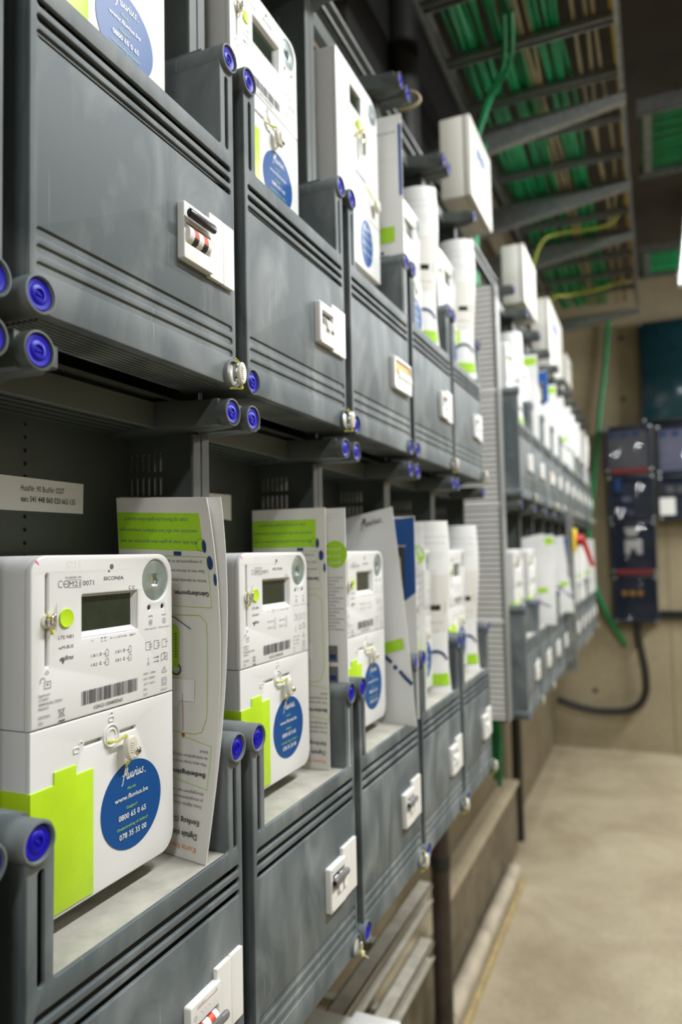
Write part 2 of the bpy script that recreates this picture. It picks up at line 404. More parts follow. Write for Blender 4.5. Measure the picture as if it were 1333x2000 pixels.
def mesh_case():
    b = MB('case')
    holes = [circ(0.1155, -0.195+0.0105*k, 0.0019, 8) for k in range(53)]
    b.plate([[(-0.009, -0.215), (0.240, -0.215), (0.240, 0.375), (-0.009, 0.375)]]+holes, -0.128, -0.125)
    for y in (-0.0075, 0.2385):
        sl = []
        for r0 in (0.300, 0.322):
            for k in range(6): sl.append(rrect(-0.120+k*0.0066, r0, -0.1168+k*0.0066, r0+0.017, 0.0006, 1))
        b.plate([[(-0.125, -0.215), (-0.044, -0.215), (-0.044, 0.356), (-0.125, 0.356)]]+sl, y-0.0014, y+0.0014, plane='XZ')
    # rolled front lips
    b.box(-0.047, -0.0435, -0.009, 0.0035, -0.2, 0.353, 0.0008, 1)
    b.box(-0.047, -0.0435, 0.2275, 0.240, -0.2, 0.353, 0.0008, 1)
    b.box(-0.125, -0.06, -0.009, 0.240, -0.2185, -0.2155)
    return b.done('case')
def mesh_top():
    b = MB('case')
    sl = [pill(x, 0.022, x+0.0058, 0.209) for x in (-0.118, -0.106, -0.094, -0.082)]
    b.plate([[(-0.125, -0.009), (-0.066, -0.009), (-0.066, 0.240), (-0.125, 0.240)]]+sl, 0.3570, 0.3600, plane='XY')
    b.box(-0.068, -0.062, 0.012, 0.218, 0.3545, 0.3775, 0.001, 1)
    b.box(-0.100, -0.097, 0.012, 0.218, 0.3605, 0.3690)
    b.box(-0.125, -0.121, -0.008, 0.239, 0.3605, 0.3750)
    for (c, s) in ((0.0062, 1), (LEN-0.0095, -1)):
        y0, y1 = (-0.008, 0.016) if s > 0 else (0.209, 0.239)
        b.plate([[(-0.125, y0), (-0.03, y0), (-0.006, c-0.0115), (-0.006, c+0.0115), (-0.03, y1), (-0.060, y1+(0.012 if s > 0 else 0)), (-0.125, y1)] if s > 0 else
                 [(-0.125, y0), (-0.060, y0-0.012), (-0.03, y0), (-0.006, c-0.0115), (-0.006, c+0.0115), (-0.03, y1), (-0.125, y1)]],
                0.3548, 0.3778, 0.001, plane='XY', seg=1)
        b.lathe([(0.0118, -0.04), (0.0124, -0.038), (0.0124, 0.0012), (0.0119, 0.0024), (0.0107, 0.0026), (0.0103, 0.002), (0.0101, -0.0004)], (0, c, 0.3663), n=36)
    b.box(-0.014, -0.001, 0.0182, 0.0245, 0.3590, 0.3735, 0.001, 1)
    return b.done('top_frame')
def mesh_cap():
    b = MB('cap'); b.lathe([(0.0098, -0.0006), (0.0098, 0.0008), (0.0090, 0.0014), (0.0064, 0.0010), (0.0058, 0.0016), (0.0036, 0.0019), (0.0033, 0.0009), (0.0012, 0.0008), (0.0, 0.0008)][:-1], (0, 0, 0), n=32)
    b.box(0.0006, 0.0017, -0.0022, 0.0022, -0.0006, 0.0006, 0.0002, 1)
    return b.done('cap', 40)
def mesh_cap_white():
    b = MB('seal'); b.lathe([(0.0098, -0.0006), (0.0098, 0.0008), (0.0088, 0.0012), (0.0018, 0.0010)], (0, 0, 0), n=32); return b.done('cap', 40)
def helix(p0, p1, r, turns, n=10):
    p0 = Vector(p0); p1 = Vector(p1); d = p1-p0; q = d.to_track_quat('Z', 'Y'); N = int(turns*n)
    return [p0+d*(k/N)+q @ Vector((r*cos(2*pi*k/n), r*sin(2*pi*k/n), 0)) for k in range(N+1)]
def mesh_seal(kind=0):
    """wire seal: twisted yellow wire through a pale plastic / metal body"""
    b = MB('seal', 'wire', 'chrome')
    if kind == 0:      # oval capsule in front of the lower right cylinder
        b.use('seal'); b.plate([[(0.0062*cos(t), 0.0098*sin(t)) for t in [2*pi*k/24 for k in range(24)]]], 0.004, 0.0095, 0.0015)
        b.use('chrome').plate([[(-0.0045+0.0028*cos(t), 0.0076*sin(t)) for t in [2*pi*k/20 for k in range(20)]]], 0.0025, 0.0075, 0.001)
        b.use('seal')
        for k in range(6): b.box(0.0095, 0.0101, -0.0030, 0.0012, -0.005+k*0.0018, -0.0042+k*0.0018)
        b.use('wire')
        b.tube(helix((0.002, -0.001, 0.0132), (0.007, -0.0005, 0.0075), 0.0008, 4), 0.0005, 6)
        b.tube(helix((0.007, -0.0008, -0.006), (0.006, 0.003, -0.0128), 0.0009, 5), 0.0006, 6)
        b.tube(helix((0.006, 0.003, -0.0128), (0.001, -0.0085, -0.0140), 0.0006, 8), 0.0004, 6)
    else:              # open toggle, hanging with a loose pin
        b.use('chrome').plate([[(0.0030*cos(t), 0.0060*sin(t)) for t in [2*pi*k/20 for k in range(20)]]], 0.003, 0.006, 0.001)
        b.use('seal').cyl((0.005, -0.002, -0.006), (0.009, 0.010, -0.016), 0.0007, 8)
        b.lathe([(0.0022, 0.002), (0.0030, 0.004), (0.0022, 0.007)], (0, 0.0025, -0.0075), n=14)
        b.use('wire').tube(helix((0.004, -0.003, -0.002), (0.006, 0.001, -0.0105), 0.0010, 5), 0.0006, 6)
        b.tube(helix((0.006, 0.001, -0.0105), (0.004, 0.006, -0.007), 0.0008, 4), 0.0005, 6)
    return b.done('seal', 40)
# breakers: local y=0 at the left edge of the window, z=0 at shelf edge
def mesh_breaker_body(kind):
    b = MB('white2')
    if kind == 4:
        wd = 0.076
    else: wd = 0.0405
    z0, z1 = -0.1255, -0.0800
    win = rrect(0.0045, -0.1045, wd-0.0035, -0.0885 if kind != 4 else -0.0840, 0.001, 2)
    win = win if kind != 0 else rrect(0.0035, -0.1125, wd-0.0040, -0.0960, 0.001, 2)
    b.plate([rrect(0, z0, wd, z1, 0.0015, 3), win], -0.002, 0.0085, 0.0008)
    if kind in (1, 2): b.plate([rrect(0.0010, z0+0.001, 0.0045, z1-0.001, 0.0006, 2)], 0.0084, 0.0092, 0.0002)
    if kind != 4:
        b.plate([rrect(wd-0.0015, -0.1272, 0.0595, -0.0725, 0.001, 2)], -0.001, 0.0052, 0.0006)
        b.plate([rrect(0.0600, -0.1272, 0.0775, -0.0725, 0.001, 2)], -0.001, 0.0048, 0.0006)
    if kind in (1, 2, 3, 4):
        b.use('dgrey')
        for (y, z) in ((0.0026, -0.0825), (0.0026, -0.1230)): b.plate([circ(y, z, 0.0011, 10)], 0.0085, 0.0094)
        b.use('brick')
        for y in ((0.012, 0.026) if kind != 4 else ()): b.plate([circ(y, -0.113, 0.0007, 8)], 0.0085, 0.0088)
    return b.done('housing')
def mesh_breaker_well(kind):
    b = MB({0: 'olive', 1: 'olive', 2: 'olive', 3: 'olive', 4: 'amber'}[kind])
    wd = 0.076 if kind == 4 else 0.0405
    b.box(-0.002, 0.0018 if kind != 4 else 0.0055, 0.002, wd-0.002, -0.116, -0.082); return b.done('recess')
def mesh_lever(kind):
    if kind == 0:       # striped rolling drum
        b = MB('white2', 'brick', 'black'); z = -0.1052
        seg = [(0.004, 0.0105, 0), (0.0105, 0.0165, 1), (0.0165, 0.0235, 0), (0.0235, 0.0295, 1), (0.0295, 0.0345, 0)]
        for (a, c, st) in seg:
            b.use('white2' if not st else 'brick'); b.cyl((0.0062, a-0.001, z), (0.0062, c-0.001, z), 0.0072, 22)
            if st:
                b.use('black'); n = 10; vs = []; fs = []
                for j in range(n+1):
                    t = radians(-88+72*j/n); r = 0.00735
                    vs += [(0.0062+r*cos(t), a-0.001, z+r*sin(t)), (0.0062+r*cos(t), c-0.001, z+r*sin(t))]
                for j in range(n): fs.append((2*j, 2*j+1, 2*j+3, 2*j+2))
                b.raw(vs, fs)
        return b.done('drum')
    b = MB('white2' if kind != 2 else 'cream')
    if kind == 9:       # coupling bar over the drum
        b = MB('black', 'dgrey'); b.lathe([(0.0030, 0), (0.0037, 0.001), (0.0037, 0.0335), (0.0031, 0.0355), (0.0012, 0.036)], (0.0150, 0.0000, -0.0912), axis='Y', n=20)
        b.use('dgrey'); b.box(0.0181, 0.0188, 0.008, 0.025, -0.0902, -0.0892); b.use('ink').cyl((0.0150, -0.0003, -0.0912), (0.0150, 0.0002, -0.0912), 0.0016, 10); return b.done('bar')
    if kind == 8:
        b = MB('dgrey', 'black'); b.lathe([(0.0030, 0), (0.0037, 0.001), (0.0037, 0.0335), (0.0031, 0.0355), (0.0012, 0.036)], (0.0165, 0.0040, -0.1035), axis='Y', n=20)
        for k in range(4): b.box(0.0194-k*0.0004, 0.0204-k*0.0004, 0.012, 0.030, -0.1045+k*0.0014, -0.1040+k*0.0014)
        b.use('black').cyl((0.0165, 0.0038, -0.1035), (0.0165, 0.0030, -0.1035), 0.0026, 14)
        return b.done('bar')
    # little toggle: quarter drum and nib
    wd = 0.0088
    prof = [(0.001, -0.1065), (0.001, -0.094)] + [(0.001+0.011*sin(t), -0.1045+0.0105*cos(t)) for t in [radians(10+k*14) for k in range(7)]] + [(0.0125, -0.1085)]
    b.plate([prof], 0, wd, 0.0006, plane='XZ')
    return b.done('lever')
LM = dict(cover=mesh_cover(), back=mesh_cover_inner(), shelf=mesh_shelf(), case=mesh_case(), top=mesh_top(), cap=mesh_cap(), capw=mesh_cap_white(),
          seal0=mesh_seal(0), seal1=mesh_seal(1))
for k in range(5): LM['bb%d' % k] = mesh_breaker_body(k); LM['bw%d' % k] = mesh_breaker_well(k)
LM['lv0'] = mesh_lever(0); LM['lv1'] = mesh_lever(1); LM['bar9'] = mesh_lever(9); LM['bar8'] = mesh_lever(8)
def mesh_bprint(kind):
    p = Print()
    if kind == 0:
        p.line([(7, -85.2), (33, -85.2)], 0.45, 'red'); p.text('hager', 7, -83.6, 16, 1.2, 'grey'); p.text('BM125', 20, -87.3, 30, 1.1, 'pale')
    if kind == 1:
        p.line([(8, -84.6), (33, -84.6)], 0.5, 'red'); p.disc(6, -90, 2.3, 'pale', ry=2.2)
        p.text('C63 400V', 8, -83.6, 18, 1.0, 'grey'); p.text('6000', 4.5, -94.2, 8.2, 1.1, 'pale'); p.text('3', 5, -96.4, 6.2, 1.1, 'pale')
        p.disc(34, -83.5, 1.0, 'pale', ry=1.2)
        for k in range(3): p.line([(13+k*5, -88), (13+k*5+2.5, -90.5)], 0.3, 'pale')
    return p.mesh('printing', lambda a, b, e: Vector((0.00862+e, a, b)))
LM['bp0'] = mesh_bprint(0); LM['bp1'] = mesh_bprint(1)

def enclosure(k, row, label, group, br=2, seal=True, base=None, far=False, barkind=9, address=None, whitecap=False):
    zt = CAMZ+0.3573 if row == 'U' else CAMZ-0.2427
    y = (Y0 if base is None else base)+0.25*k
    t = thing('meter_enclosure', label, 'electrical enclosure', (0, y, zt), group)
    obj('case', LM['case'], t)
    tf = obj('top_frame', LM['top'], t)
    for c in (0.0062, LEN-0.0095): obj('lock_cap', LM['cap'], tf, (0, c, 0.3663), label='blue lock cap')
    cv = obj('front_cover', LM['cover'], t)
    obj('backing', LM['back'], cv)
    obj('shelf', LM['shelf'], t, label='dusty beige shelf')
    for (c, z) in ((0.0062, 0.0825), (LEN-0.0095, 0.0825), (0.0062, -0.2)):
        obj('lock_cap', LM['cap'], cv, (0.0004, c, z), (random.uniform(0, 3), 0, 0), label='blue lock cap')
    if seal is True or seal == 1:
        obj('lock_cap', LM['capw'], cv, (0, LEN-0.0085, -0.2))
        obj('wire_seal', LM['seal%d' % (0 if seal is True else 1)], cv, (0.003, LEN-0.0085, -0.2005), label='pale plastic seal on yellow wire')
    else: obj('lock_cap', LM['capw' if whitecap else 'cap'], cv, (0.0004, LEN-0.0085, -0.2), (1, 0, 0))
    dz = 0.0 if row == 'U' else -0.0065
    bk = obj('breaker', LM['bb%d' % br], t, (0, 0.1465, dz), label='white breaker unit'); bk.scale = (0.74, 1, 1)
    obj('recess', LM['bw%d' % br], bk)
    if br == 0:
        obj('lever', LM['lv0'], bk, (0, 0, 0.0), label='white drum lever with red and black bands')
        if barkind == 9: obj('coupling_bar', LM['bar9'], bk); obj('printing', LM['bp0'], bk)
        else: obj('coupling_bar', LM['bar8'], bk); obj('printing', LM['bp1'], bk)
    elif br == 4:
        for q in range(4): obj('lever', LM['lv1'], bk, (0, 0.0160+q*0.0150, 0))
    else:
        for q in range(2): obj('lever', LM['lv1'], bk, (0, 0.0170+q*0.0135, 0))
        if row == 'L' and br == 2:
            obj('coupling_bar', LM['bar8'], bk, (-0.003, -0.002, 0.010))
    if address: address(t)
    return t

# ------------------------------------------------------------------ single phase meter (local: x=0 front, y=0 left edge, z=0 bottom)
MW, MH, MD = 0.146, 0.232, 0.090
def meter_meshes():
    d = {}
    b = MB('white')
    out = rrect(0, 0.1224, MW, MH, 0.01, 8, rs=(0, 0, 0.017, 0.013))
    slot = pill(0.0120, 0.1605, 0.0146, 0.2200)
    win = rrect(0.0447, 0.1755, 0.1030, 0.2047, 0.0008, 2)
    mag = circ(0.1250, 0.2116, 0.0160, 40)
    leds = [circ(0.1169, 0.1906, 0.0018, 12), circ(0.1333, 0.1906, 0.0018, 12)]
    b.plate([out, slot, win, mag]+leds, -0.0056, 0, 0.0012)
    b.plate([out], -MD, -0.0055, 0.0)
    # bevelled window surround
    x1 = -0.0050; o = (0.0449, 0.1757, 0.1028, 0.2045); i = (0.0482, 0.1795, 0.1000, 0.2030)
    A = [(-0.0008, o[0], o[1]), (-0.0008, o[2], o[1]), (-0.0008, o[2], o[3]), (-0.0008, o[0], o[3])]
    B = [(x1, i[0], i[1]), (x1, i[2], i[1]), (x1, i[2], i[3]), (x1, i[0], i[3])]
    b.raw(A+B, [(0, 1, 5, 4), (1, 2, 6, 5), (2, 3, 7, 6), (3, 0, 4, 7)])
    d['body'] = b.done('body')
    b = MB('lcd'); b.box(-0.0054, -0.0047, i[0]-0.0004, i[2]+0.0004, i[1]-0.0004, i[3]+0.0004); d['display'] = b.done('display', 0)
    b = MB('white')
    out2 = rrect(0, 0, MW, 0.1216, 0.01, 8, rs=(0.002, 0.016, 0, 0))
    b.plate([out2, pill(0.0468, 0.1018, 0.0648, 0.1044), pill(0.0820, 0.1022, 0.1002, 0.1048)], -0.0040, -0.0002, 0.0010)
    b.plate([out2], -MD, -0.0039, 0.0)
    b.plate([circ(0.0734, 0.1033, 0.0082, 30), circ(0.0734, 0.1033, 0.0072, 30)], -0.0006, 0.0006, 0.0003)
    b.plate([circ(0.0734, 0.1033, 0.0052, 30), circ(0.0734, 0.1033, 0.0042, 30)], -0.0006, 0.0005, 0.0003)
    # moulded padlocks
    for (cx, cz, op) in ((0.0734, 0.1150, 0), (0.0392, 0.1015, 1)):
        b.plate([rrect(cx-0.0026, cz-0.0018, cx+0.0026, cz+0.0020, 0.0005, 2), rrect(cx-0.0020, cz-0.0012, cx+0.0020, cz+0.0014, 0.0003, 2)], -0.0004, 0.0005, 0.0002, seg=1)
        sx = cx+(0.0042 if op else 0)
        arc = [(sx+0.0018*cos(t), cz+0.0036+0.0018*sin(t)) for t in [pi*k/8 for k in range(9)]]
        arc += [(sx+0.0011*cos(t), cz+0.0036+0.0011*sin(t)) for t in [pi*(8-k)/8 for k in range(9)]]
        b.plate([arc], -0.0004, 0.0005, 0.0001, seg=1)
    d['tcover'] = b.done('terminal_cover')
    b = MB('lime')
    sh = [(-0.0008, 0.0030), (0.0545, 0.0030), (0.0545, 0.0858), (0.0385, 0.0858), (0.0385, 0.0925), (0.0190, 0.0925), (0.0190, 0.0845), (-0.0008, 0.0845)]
    b.plate([sh], -MD, 0.0010, 0.0006, seg=1); d['flap'] = b.done('flap')
    b = MB('lime'); b.lathe([(0.0062, -0.001), (0.0064, 0.0004), (0.0060, 0.0012), (0.0045, 0.0009), (0.0012, 0.0007)], (0, 0.0297, 0.1903), n=30); d['button'] = b.done('button', 60)
    b = MB('silver'); b.plate([circ(0.1250, 0.2116, 0.0158, 40), circ(0.1250, 0.2116, 0.0050, 24)], -0.0046, -0.0012, 0.0004)
    d['magnet'] = b.done('magnet')
    b = MB('chrome'); b.cyl((-0.0052, 0.1250, 0.2116), (-0.0040, 0.1250, 0.2116), 0.0052, 24); d['magnet_core'] = b.done('core')
    b = MB('black')
    for y in (0.1169, 0.1333): b.cyl((-0.0045, y, 0.1906), (-0.0008, y, 0.1906), 0.0018, 12)
    d['led'] = b.done('led')
    b = MB('blue'); b.plate([[(0.0958+0.0333*cos(t), 0.0492+0.0313*sin(t)) for t in [2*pi*k/56 for k in range(56)]]], -0.0003, 0.0002); d['sticker'] = b.done('sticker', 0)
    b = MB('chrome', 'wire', 'seal')   # folded foil seal on the knob of the left slot
    b.use('white' if False else 'seal').lathe([(0.0052, 0.0), (0.0050, 0.0012), (0.0034, 0.0016), (0.0030, 0.0006)], (0, 0.0133, 0.1899), n=24)
    b.use('chrome').box(0.0012, 0.0052, 0.0112, 0.0168, 0.1855, 0.1925, 0.0008, 1)
    b.box(0.0048, 0.0072, 0.0120, 0.0150, 0.1880, 0.1945, 0.0006, 1)
    b.use('seal').raw([(0.0030, 0.0150, 0.1935), (0.0042, 0.0180, 0.1938), (0.0040, 0.0178, 0.2015), (0.0028, 0.0172, 0.1938), (0.0026, 0.0148, 0.1935)], [(0, 1, 2), (0, 2, 3, 4)])
    b.raw([(0.0030, 0.0130, 0.1850), (0.0046, 0.0175, 0.1890), (0.0042, 0.0176, 0.1825)], [(0, 1, 2)])
    b.use('wire').tube(helix((0.001, 0.0125, 0.1958), (0.005, 0.0118, 0.1900), 0.0007, 4), 0.00045, 6)
    b.tube(helix((0.004, 0.0130, 0.1840), (0.001, 0.0165, 0.1815), 0.0007, 3), 0.0005, 6)
    d['sealA'] = b.done('seal', 40)
    b = MB('wire', 'seal', 'chrome')   # yellow wire round the lower lock, with a tag
    b.use('wire').tube(helix((0.001, 0.0672, 0.1005), (0.0045, 0.0745, 0.0992), 0.0007, 6), 0.00045, 6)
    b.tube(helix((0.0045, 0.0745, 0.0992), (0.006, 0.0835, 0.1020), 0.0007, 7), 0.00045, 6)
    b.tube(helix((0.006, 0.0880, 0.0850), (0.003, 0.0850, 0.0795), 0.0009, 4), 0.0005, 6)
    b.use('seal').plate([[(0.0865+0.0058*cos(t)*(1+0.2*sin(t)), 0.0925+0.0088*sin(t)) for t in [2*pi*k/26 for k in range(26)]]], 0.0035, 0.0085, 0.0014)
    for k in range(5): b.box(0.0084, 0.0090, 0.0845, 0.0885, 0.0895+k*0.0016, 0.0901+k*0.0016)
    b.use('chrome').box(0.0055, 0.0100, 0.0895, 0.0945, 0.0865, 0.0915, 0.0008, 1)
    b.use('seal').box(0.0050, 0.0090, 0.0875, 0.0930, 0.0840, 0.0870, 0.0008, 1)
    b.use('black').box(0.0100, 0.0103, 0.0912, 0.0932, 0.0882, 0.0894)
    d['sealB'] = b.done('seal', 40)
    # ---- printing
    p = Print(); G = 'grey'
    p.poly([(3.2, 229.2), (4.6, 228.6), (6.6, 226.4), (6.0, 225.6), (4.2, 227.6), (2.8, 228.4)], 'pink')
    p.text('S211', 30, 223.5, 43, 4.6, 'white2')
    p.text('18/180380 ON', 29, 216.3, 43.8, 1.3, G)
    p.ring(25.0, 212.8, 2.2, 0.5, G, 14, 0.9, 2*pi-0.9); p.ring(29.8, 212.8, 2.2, 0.5, G, 14, 0.9, 2*pi-0.9); p.line([(27.8, 212.8), (30.6, 212.8)], 0.5, G)
    p.frame(31.6, 210.2, 43.6, 215.3, 0.25, G); p.text('M21', 32.4, 211.0, 42.8, 3.5, G); p.text('0071', 45.2, 211.0, 56.0, 3.5, G)
    p.disc(74.3, 223.3, 1.9, G, ry=1.9); p.disc(71.4, 220.2, 0.9, G); p.text('SICONIA', 65.8, 213.8, 87.0, 2.6, G, bold=0.012)
    p.ring(94.2, 207.4, 1.2, 0.4, G, 10, 0.9, 2*pi-0.9); p.frame(97.0, 206.4, 99.0, 208.4, 0.3, G)
    p.text('LTE NB1', 23.1, 176.8, 36.4, 2.3, G); p.text('wM-BUS', 23.2, 170.2, 36.5, 2.3, G)
    p.poly([(24, 163.6), (25.6, 165), (27.6, 164.6), (28.4, 162.6), (27.2, 160.4), (26.2, 161.4), (25.8, 163.0), (24.6, 162.4)], G)
    p.text('dlms', 27.2, 162.8, 36.6, 3.0, G, bold=0.015, shear=0.35)
    p.text('L1', 53.6, 172.0, 55.6, 1.2, G)
    for a in (63, 66.5): p.line([(a, 173.6), (a+2, 173.6)], 0.35, G); p.line([(a, 171.2), (a+2, 171.2)], 0.35, G); p.text('P', a+0.2, 172.3, a+1.2, 0.9, G)
    p.text('O ---/--GF K MD', 72.5, 171.7, 90.5, 1.2, G); p.text('### V', 93.5, 171.7, 100, 1.5, G)
    for (a, b_, s, sun) in ((53.2, 161.2, '1.8.1', 1), (53.2, 155.0, '1.8.2', 0), (77.8, 160.8, '2.8.1', 1), (77.8, 154.8, '2.8.2', 0)):
        p.text(s, a, b_, a+6.2, 2.0, G)
        if sun: p.ring(a+9.4, b_+1.0, 0.9, 0.4, G, 10)
        else: p.ring(a+9.6, b_+1.0, 0.9, 0.5, G, 8, 1.0, 2*pi-1.0)
        p.line([(a+12.2, b_+0.8), (a+15.5, b_+0.8)], 0.28, G)
        p.line([(a+14.2, b_-1.0), (a+14.2, b_+2.0), (a+15.8, b_+4.0), (a+17.4, b_+2.8), (a+17.4, b_-1.0), (a+14.2, b_-1.0)], 0.28, G)
    for (a, t, c) in ((118.0, 'kWh', '8'), (134.6, 'kvarh', '2')):
        p.text(t, a-2.6, 183.4, a+2.6, 1.5, G); p.ring(a, 179.3, 2.0, 0.28, G, 16); p.text(c, a-0.9, 178.3, a+0.9, 2.0, G)
        p.text('1000 imp/'+t, a-7.0, 174.0, a+7.2, 1.1, G)
    for k, a in enumerate((112.3, 122.2, 132.2)):
        p.frame(a, 158.6, a+5.6, 164.6, 0.28, G); p.line([(a+3.6, 162.5), (a+7.6, 162.5)], 0.28, G)
        if k < 2: p.line([(a+3.6, 160.6), (a+7.6, 160.6)], 0.28, G)
    p.ring(115, 147.9, 0.9, 0.3, G, 8); p.line([(115, 148.8), (115, 152.8)], 0.3, G)
    for z in (148.6, 151.8): p.line([(121.4, z), (127.6, z)], 0.35, G); p.line([(126, z+0.8), (127.8, z), (126, z-0.8)], 0.3, G)
    p.line([(131, 148.0), (134.8, 149.2), (138.6, 148.0), (138.6, 153.2), (134.8, 154.2), (131, 153.2)], 0.35, G, True); p.line([(134.8, 149.2), (134.8, 154.2)], 0.35, G); p.text('i', 136.2, 150.2, 137, 2, 'ink')
    p.line([(131.4, 138.8), (137.6, 138.8), (134.5, 143.4)], 0.28, G, True); p.line([(134.5, 139.7), (134.5, 141.8)], 0.35, G)
    p.frame(131.4, 128.9, 137.2, 134.5, 0.28, G); p.frame(132.9, 130.3, 135.7, 133.1, 0.28, G)
    for (t, a1, z) in (('230V ~ 50Hz', 123.5, 140.2), ('0,25 - 5 (80)A', 122.8, 136.4), ('-25°C / +60°C', 122.8, 132.4), ('IP51', 113.2, 128.4), ('UC3', 113.0, 124.7)): p.text(t, 109.0, z, a1, 1.6, G)
    p.text('OVC III', 130.0, 124.9, 137.4, 1.5, G)
    random.seed(3); a = 44.0
    while a < 101.5:
        wv = random.choice((0.45, 0.8, 1.2)); p.rect(a, 130.2, min(a+wv, 101.8), 139.6, G, 50); a += wv+random.choice((0.5, 0.8, 1.1))
    p.text('1SAG1100430565', 55.8, 125.6, 85.3, 2.6, G, bold=0.008)
    p.line([(13.0, 158.2), (14.6, 157), (13.0, 155.8), (11.6, 157)], 0.35, G, True)
    p.frame(11.0, 147.2, 16.2, 151.4, 0.35, G); p.disc(13.6, 149.6, 0.7, G); p.ring(9.6, 152.2, 2.0, 0.4, G, 10, 0, pi); p.line([(7.6, 152.2), (7.6, 150.8)], 0.4, G)
    for (t, a1, z) in (('Sagemcom', 15.6, 142.5), ('CS 50001', 14.3, 139.7), ('92848 RUEIL CEDEX', 26.4, 136.9), ('FRANCE', 14.4, 134.1), ('253770234', 15.4, 128.7), ('2021', 9.6, 125.1)): p.text(t, 6.0, z, a1, 1.75, G)
    p.line([(22.6, 132.0), (28.6, 126.4)], 0.35, G); p.line([(28.6, 132.0), (22.6, 126.4)], 0.35, G); p.line([(23.6, 131.6), (27.6, 131.6), (27.0, 127), (24.2, 127)], 0.35, G, True); p.rect(23, 123.8, 28.4, 124.8, G)
    d['print'] = p.mesh('printing', lambda a, b, e: Vector((0.0001+e, a, b)))
    p = Print(); Wt = 'white2'
    logo(p, 83.5, 67.8, 110.5, Wt, 0.75)
    p.text('Alle info', 89.6, 60.8, 99.0, 2.0, 'limep'); p.text('www.fluvius.be', 76.2, 54.3, 113.0, 3.4, Wt, bold=0.01)
    p.text('Gasgeur?', 88.6, 47.4, 100.6, 2.1, 'limep'); p.text('0800 65 0 65', 80.2, 40.6, 110.6, 3.9, Wt, bold=0.012)
    p.text('Onderbreking of defect?', 78.4, 34.0, 112.6, 2.1, 'limep'); p.text('078 35 35 00', 81.0, 27.2, 111.0, 3.9, Wt, bold=0.012)
    d['sprint'] = p.mesh('lettering', lambda a, b, e: Vector((0.0003+e, a, b)))
    return d
MM = meter_meshes()
def meter(k, row, label, group, base=None, dy=0.0, dz=0.0, lcd=None):
    z = CAMZ-0.229+(0.586 if row == 'U' else 0)+dz
    y = (Y0 if base is None else base)+0.25*k+0.031+dy-(0.004 if row == 'U' else 0)
    t = thing('electricity_meter', label, 'electricity meter', (-0.030, y, z), group)
    obj('body', MM['body'], t); obj('terminal_cover', MM['tcover'], t)
    obj('terminal_flap', MM['flap'], t, label='lime green corner flap')
    obj('display', MM['display'], t); obj('push_button', MM['button'], t, label='round lime green button')
    mg = obj('magnet_disc', MM['magnet'], t); obj('core', MM['magnet_core'], mg)
    obj('indicator_lights', MM['led'], t); obj('printing', MM['print'], t)
    st = obj('sticker', MM['sticker'], t, label='blue oval sticker with white lettering'); obj('lettering', MM['sprint'], st)
    obj('wire_seal', MM['sealA'], t); obj('wire_seal', MM['sealB'], t)
    return t
